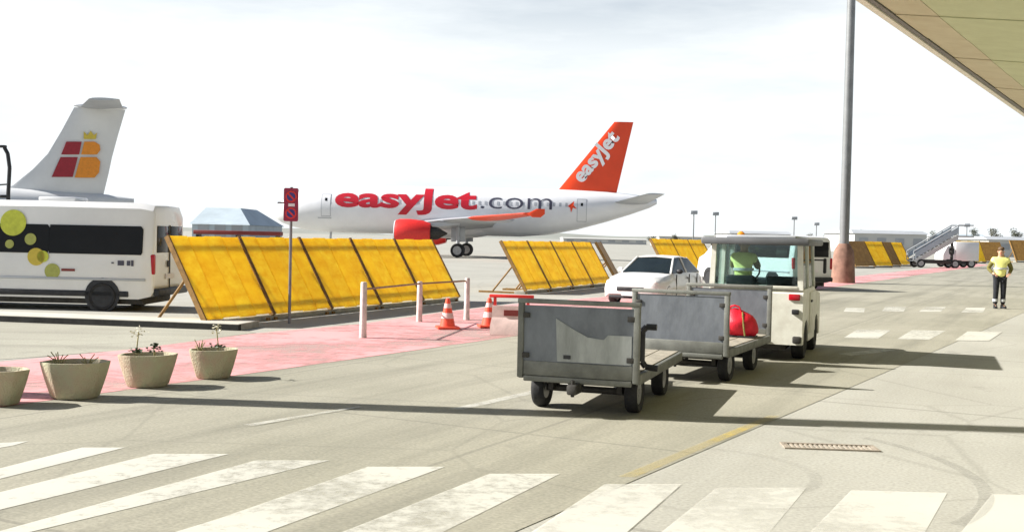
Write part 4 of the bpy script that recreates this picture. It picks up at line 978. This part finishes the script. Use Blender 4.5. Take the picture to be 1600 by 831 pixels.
bm = bmesh.new(); ball(bm, (15.8, 0, 2.3), 1.0, 20, (4.2, 1.7, .75)); obj('belly_fairing', bm, M['aircraft'], air, 60)

# turboprop at left
D2 = 51.
fr = PD(160, 308, D2)
tp = thing('turboprop', 'grey turboprop airliner behind the minibus, red and amber emblem on its fin', 'airliner', (fr.x, D2, 0), R(19))
YAW2 = R(19); u2 = Vector((math.cos(YAW2), math.sin(YAW2), 0)); n2 = Vector((-math.sin(YAW2), math.cos(YAW2), 0))
def q2(px, py):
    d = ray(px, py); o_ = Vector((0, 0, HCAM)); t_ = (Vector((fr.x, D2, 0)) - o_).dot(n2) / d.dot(n2); v = o_ + d * t_ - Vector((fr.x, D2, 0)); return v.dot(u2), v.z
F2 = [(-20, 1.9, .05, .05), (-19.4, 2.0, .6, .6), (-18, 2.1, 1.15, 1.1), (-16, 2.15, 1.4, 1.35), (-5.5, 2.15, 1.4, 1.35), (-3.5, 2.3, 1.2, 1.15), (-1.5, 2.6, .8, .75), (.2, 2.85, .45, .45), (1.4, 3.0, .15, .15)]
bm = bmesh.new(); loft(bm, [ellip(*r_, 28) for r_ in F2]); obj('fuselage', bm, M['tail_grey'], tp, 60)
def fp(px, py): x, z = q2(px, py); return (x, 0, z)
bm = bmesh.new(); lens(bm, [(fp(-70, 322), fp(155, 322), .26), (fp(20, 290), fp(162, 303), .24), (fp(52, 264), fp(170, 270), .22), (fp(75, 240), fp(175, 246), .2), (fp(96, 205), fp(184, 213), .17), (fp(116, 168), fp(196, 172), .14)], (0, 1, 0)); fin2 = obj('tail_fin', bm, M['tail_grey'], tp, 50)
bm = bmesh.new(); ball(bm, Vector(fp(157, 167)), .2, 16, (6.0, .9, .75)); obj('fin_cap', bm, M['aircraft'], tp, 60)
for s in (-1, 1):
    a, b = Vector(fp(126, 167)), Vector(fp(192, 169)); bm = bmesh.new(); lens(bm, [(a + Vector((0, s * .1, 0)), b + Vector((0, s * .1, 0)), .13), (a + Vector((.5, s * 3.6, 0)), b + Vector((-.1, s * 3.6, 0)), .08)], (0, 0, 1)); obj('tailplane', bm, M['aircraft_grey'], tp, 50)
def decal(pts, mat):
    bm = bmesh.new(); prism(bm, [q2(*p_) for p_ in pts], -.20, -.19, lambda u, v, k: (u, k, v)); return obj('emblem', bm, mat, fin2, 0)
decal([(104, 222), (128, 222), (124, 242), (96, 242)], M['maroon']); decal([(95, 246), (122, 246), (114, 277), (81, 277)], M['maroon'])
decal([(132, 222), (148, 222), (156, 227), (157, 235), (152, 242), (127, 242)], M['amber']); decal([(126, 246), (151, 246), (157, 253), (155, 270), (148, 278), (117, 278)], M['amber'])
decal([(131, 206), (137, 212), (142, 205), (147, 212), (152, 208), (150, 218), (131, 218)], M['gold'])
for s in (-1, 1):
    bm = bmesh.new(); lens(bm, [((-12.2, s * .4, 3.45), (-9.8, s * .4, 3.4), .35), ((-11.8, s * 12, 3.6), (-10.4, s * 12, 3.6), .18)], (0, 0, 1)); wg = obj('wing', bm, M['aircraft_grey'], tp, 50)
    bm = bmesh.new(); ball(bm, (-12.4, s * 4, 3.1), .5, 16, (3.2, 1, 1)); obj('engine', bm, M['tail_grey'], tp, 60)
    bm = bmesh.new(); cyl(bm, (-9.5, s * 1.8, .3), (-9.5, s * 1.3, 1.4), .12, seg=10); obj('landing_gear', bm, M['aircraft_grey'], tp); wheel(tp, (-9.5, s * 1.9, .4), (0, 1, 0), .4, .3)
bm = bmesh.new(); cyl(bm, (-18, 0, .3), (-18, 0, 1.3), .08, seg=10); obj('landing_gear', bm, M['aircraft_grey'], tp); wheel(tp, (-18, 0, .3), (0, 1, 0), .3, .22)

# bent dark lamp arm at the left edge (between minibus and fin)
D3 = 34.; b0 = PD(13, 300, D3)
t = thing('lamp_post', 'dark post with bent top at the left edge, in front of the grey fin', 'lamp post', (b0.x, D3, 0))
def l3(px, py): v = PD(px, py, D3) - Vector((b0.x, D3, 0)); return (v.x, 0, v.z)
bm = bmesh.new(); tube(bm, [(l3(13, 300)[0], 0, 0), l3(13, 300), l3(15, 262), l3(12, 240), l3(7, 231)], .06, 10); obj('post', bm, M['dark'], t, 60)
bm = bmesh.new(); box(bm, Vector(l3(4, 229)), (.22, .16, .08), .02); obj('lamp_head', bm, M['dark'], t)
bm = bmesh.new(); tube(bm, [l3(-20, 290), l3(13, 288)], .025, 8); tube(bm, [l3(-20, 307), l3(13, 307)], .05, 8); obj('crossbar', bm, M['dark'], t)

# ================================================================== BACKGROUND
# hangar between minibus and airliner
p0, p1 = PD(300, 362, 150), PD(388, 362, 150); W_ = p1.x - p0.x; zt = PD(330, 323, 150).z; ze = PD(388, 352, 150).z
t = thing('hangar', 'blue grey hangar with sloping roof far behind, between minibus and airliner', 'building', (p0.x, 150, 0))
bm = bmesh.new(); prism(bm, [(0, 0), (W_, 0), (W_, ze), (0, ze)], 0, 22, lambda u, v, k: (u, k, v)); obj('wall', bm, M['hangar'], t, 0)
bm = bmesh.new(); loft(bm, [[(-.3, -.3, ze + .01), (W_ + .3, -.3, ze + .01), (W_ + .3, 22.3, ze + .01), (-.3, 22.3, ze + .01)], [(0.2, 6, zt), (W_ * .66, 6, zt), (W_ * .66, 16, zt), (.2, 16, zt)]]); obj('roof', bm, M['hangar_roof'], t, 0)
for i in range(3):
    bm = bmesh.new(); box(bm, (W_ * (.2 + .3 * i), -.03, 1.4), (1.5, .08, 2.6)); obj('door', bm, M['fardark'], t, 0)
# low dark red equipment behind the barriers
p0, p1 = PD(305, 362, 60), PD(440, 364, 60)
t = thing('equipment_rack', 'long low dark red equipment rack glimpsed above the nearest yellow barrier', 'equipment', (p0.x, 60, 0))
bm = bmesh.new(); box(bm, ((p1.x - p0.x) / 2, 0, 1.62), (p1.x - p0.x, .8, .22), .03); obj('beam', bm, M['redlow'], t)
for x in (.2, (p1.x - p0.x) / 2, p1.x - p0.x - .2):
    bm = bmesh.new(); box(bm, (x, 0, .75), (.15, .6, 1.5)); obj('leg', bm, M['dark'], t, 0)
# boarding stairs
D4 = 88.; s0 = PD(1422, 404, D4); s1 = PD(1492, 352, D4)
t = thing('boarding_stairs', 'pale grey mobile boarding stairs parked far right beyond the mast', 'boarding stairs', (s0.x, D4, 0))
run, rise = s1.x - s0.x, s1.z
for y in (-.75, .75):
    bm = bmesh.new(); prism(bm, [(0, .55), (run, rise - .75), (run, rise - 1.15), (.3, .35)], y - .04, y + .04, lambda u, v, k: (u, k, v)); obj('stringer', bm, M['farwall'], t, 0)
    bm = bmesh.new(); tube(bm, [(0, y, 1.3), (run, y, rise), (run + 1.2, y, rise)], .05, 8)
    for k in range(6): tube(bm, [(run * k / 5, y, .55 + (rise - 1.3) * k / 5), (run * k / 5, y, 1.3 + (rise - 1.3) * k / 5)], .035, 6)
    obj('handrail', bm, M['fardark'], t)
    bm = bmesh.new(); prism(bm, [(0.1, .75), (run, rise - .6), (run, rise - .12), (.1, 1.2)], y * 1.06 - .015, y * 1.06 + .015, lambda u, v, k: (u, k, v)); obj('side_panel', bm, M['hangar'], t, 0)
for k in range(12):
    bm = bmesh.new(); box(bm, (run * (k + .5) / 12, 0, .45 + (rise - 1.25) * (k + .5) / 12), (run / 12 + .05, 1.4, .05)); obj('step', bm, M['steel'], t, 0)
bm = bmesh.new(); box(bm, (run + .6, 0, rise - .9), (1.3, 1.6, .12)); obj('platform', bm, M['farwall'], t, 0)
bm = bmesh.new(); box(bm, (run * .6, 0, .5), (run * 1.0, 1.5, .3), .05); cyl(bm, (run * .95, 0, .6), (run * .95, 0, rise - 1), .12, seg=8); obj('chassis', bm, M['under'], t)
for x in (.6, run * .95):
    for y in (-.7, .7): wheel(t, (x, y, .35), (0, 1, 0), .35, .25)
# white truck
p = G(1482, 405); DD = 92.
p = PD(1480, 400, DD)
t = thing('truck', 'small white box truck parked far right beside the boarding stairs', 'truck', (p.x, DD, 0))
bm = bmesh.new(); box(bm, (1.3, 0, 1.35), (2.0, 1.9, 1.6), .08); obj('box_body', bm, M['white'], t)
bm = bmesh.new(); loft(bm, [[(-.7, -.9, .45), (.28, -.9, .45), (.28, .9, .45), (-.7, .9, .45)], [(-.7, -.9, 1.05), (.28, -.9, 1.05), (.28, .9, 1.05), (-.7, .9, 1.05)], [(-.3, -.8, 1.8), (.28, -.8, 1.8), (.28, .8, 1.8), (-.3, .8, 1.8)]]); obj('cab', bm, M['white'], t, 20)
bm = bmesh.new(); box(bm, (0, -.89, 1.35), (.4, .06, .5)); obj('window', bm, M['carglass'], t, 0)
bm = bmesh.new(); box(bm, (.8, 0, .42), (2.9, 1.5, .2)); obj('chassis', bm, M['dark'], t, 0)
for x in (-.2, 1.7):
    for y in (-.8, .8): wheel(t, (x, y, .35), (0, 1, 0), .35, .25)
# airport buildings low on the skyline
def block(px0, px1, pyt, D, label, roofm='fardark', wallm='farwall', depth=25, nwin=0):
    a, b = PD(px0, 380, D), PD(px1, 380, D); zt = PD((px0 + px1) / 2, pyt, D).z; wd = b.x - a.x
    t = thing('airport_building', label, 'building', (a.x, D, 0), 0, 'low airport buildings on the skyline')
    bm = bmesh.new(); box(bm, (wd / 2, depth / 2, zt * .42), (wd, depth, zt * .84)); obj('wall', bm, M[wallm], t, 0)
    bm = bmesh.new(); loft(bm, [[(-.5, -.5, zt * .84 + .01), (wd + .5, -.5, zt * .84 + .01), (wd + .5, depth + .5, zt * .84 + .01), (-.5, depth + .5, zt * .84 + .01)], [(0, 3, zt), (wd, 3, zt), (wd, depth - 3, zt), (0, depth - 3, zt)]]); obj('roof', bm, M[roofm], t, 0)
    for i in range(nwin):
        bm = bmesh.new(); box(bm, (wd * (i + .5) / nwin, -.02, zt * .5), (wd / nwin * .5, .1, zt * .3)); obj('window', bm, M['fardark'], t, 0)
block(1142, 1235, 361, 300, 'long low grey roofed building right above the tow tractor roof', nwin=0)
block(1335, 1448, 360, 260, 'long low dark roofed building just right of the mast', nwin=4)
block(1545, 1720, 371, 210, 'low dark roofed building behind the standing worker', nwin=4)
block(1030, 1100, 367, 380, 'pale low building left of the tow tractor', 'farwall', nwin=5)
block(1460, 1540, 366, 420, 'pale low building beyond the white truck', 'hangar_roof', nwin=5)
block(880, 1010, 372, 420, 'low pale building under the airliner tail', 'farwall', nwin=6)
# thin distant lamp posts
def far_lamp(px, pyt, D, label):
    p = PD(px, 380, D); h = PD(px, pyt, D).z
    t = thing('lamp_post', label, 'lamp post', (p.x, D, 0), 0, 'thin lamp posts on the skyline')
    bm = bmesh.new(); cyl(bm, (0, 0, 0), (0, 0, h), .14, .10, 8); obj('post', bm, M['mast'], t)
    bm = bmesh.new(); box(bm, (0, 0, h), (1.3, .5, .7), .1); obj('lamp_head', bm, M['fardark'], t)
far_lamp(1083, 332, 200, 'thin lamp post on the skyline, leftmost, above the white car')
far_lamp(1117, 334, 220, 'thin lamp post on the skyline at the left of the tractor roof')
far_lamp(1240, 341, 240, 'thin lamp post on the skyline above the right of the tractor roof')
far_lamp(1275, 350, 260, 'thin short lamp post on the skyline left of the mast')
far_lamp(1510, 352, 240, 'thin lamp post on the skyline beside the white truck')
# trees on the skyline
def tree(px, pyt, D, wpx, label, seed, mat):
    r = random.Random(seed); p = PD(px, 380, D); h = PD(px, pyt, D).z; rw = wpx * D / FPX / 2
    t = thing('tree', label, 'tree', (p.x, D, 0), 0, 'trees on the skyline')
    bm = bmesh.new(); cyl(bm, (0, 0, 0), (0, 0, h * .55), .035 * h, .02 * h, 8)
    for k in range(4):
        a = k * 1.6 + r.random(); cyl(bm, (0, 0, h * .4), (math.cos(a) * rw * .5, math.sin(a) * rw * .5, h * .7), .016 * h, .008 * h, 6)
    obj('trunk', bm, M['bark'], t)
    bm = bmesh.new(); cl = [(Vector((r.gauss(0, .4) * rw, r.gauss(0, .4) * rw, h * (.55 + .33 * r.random()))), (.2 + .16 * r.random()) * min(rw, h * .5) * 1.6) for _ in range(11)]
    for c, rr in cl:
        for _ in range(70):
            d = Vector((r.gauss(0, 1), r.gauss(0, 1), r.gauss(0, .8))).normalized() * rr * (r.random() ** .4); leaf(bm, c + d, rr * .38, r)
    obj('crown', bm, M[mat], t, 0)
for i, (px, pyt, D, wp) in enumerate(((1052, 366, 330, 16), (1020, 368, 340, 22), (1262, 364, 330, 18), (1296, 362, 340, 20), (1345, 357, 300, 14), (1455, 359, 330, 22), (1492, 357, 320, 16), (1524, 355, 300, 20), (1552, 352, 280, 26), (1588, 356, 300, 24))):
    tree(px, pyt, D, wp, ['small dark tree on the skyline above the white car', 'low tree on the skyline left of the white car', 'tree on the skyline above the right end of the tractor roof', 'tree on the skyline immediately left of the mast', 'small tree on the skyline immediately right of the mast', 'low tree on the skyline above the boarding stairs', 'small tree on the skyline just right of the boarding stairs', 'tree on the skyline above the yellow far barrier', 'wide tree on the skyline above and left of the worker', 'tree on the skyline at the right edge of the photo'][i], 40 + i, 'foliage' if i % 2 else 'foliage2')

# drain in the right hand concrete
p = G(1296, 699)
t = thing('drain_grate', 'long rusty drain grate set in the pale concrete at the lower right', 'drain', (p.x, p.y, 0), R(-4))
bm = bmesh.new()
for y in (-.11, .11): box(bm, (0, y, .007), (.78, .03, .012))
for x in (-.375, .375): box(bm, (x, 0, .007), (.03, .19, .012))
obj('frame', bm, M['rust'], t, 0)
bar_me = mesh_of('bar', B(box, (0, 0, .005), (.018, .188, .009)), M['rust'], 0)
for i in range(18): link('bar', bar_me, t, (-.345 + i * .0405, 0, 0))
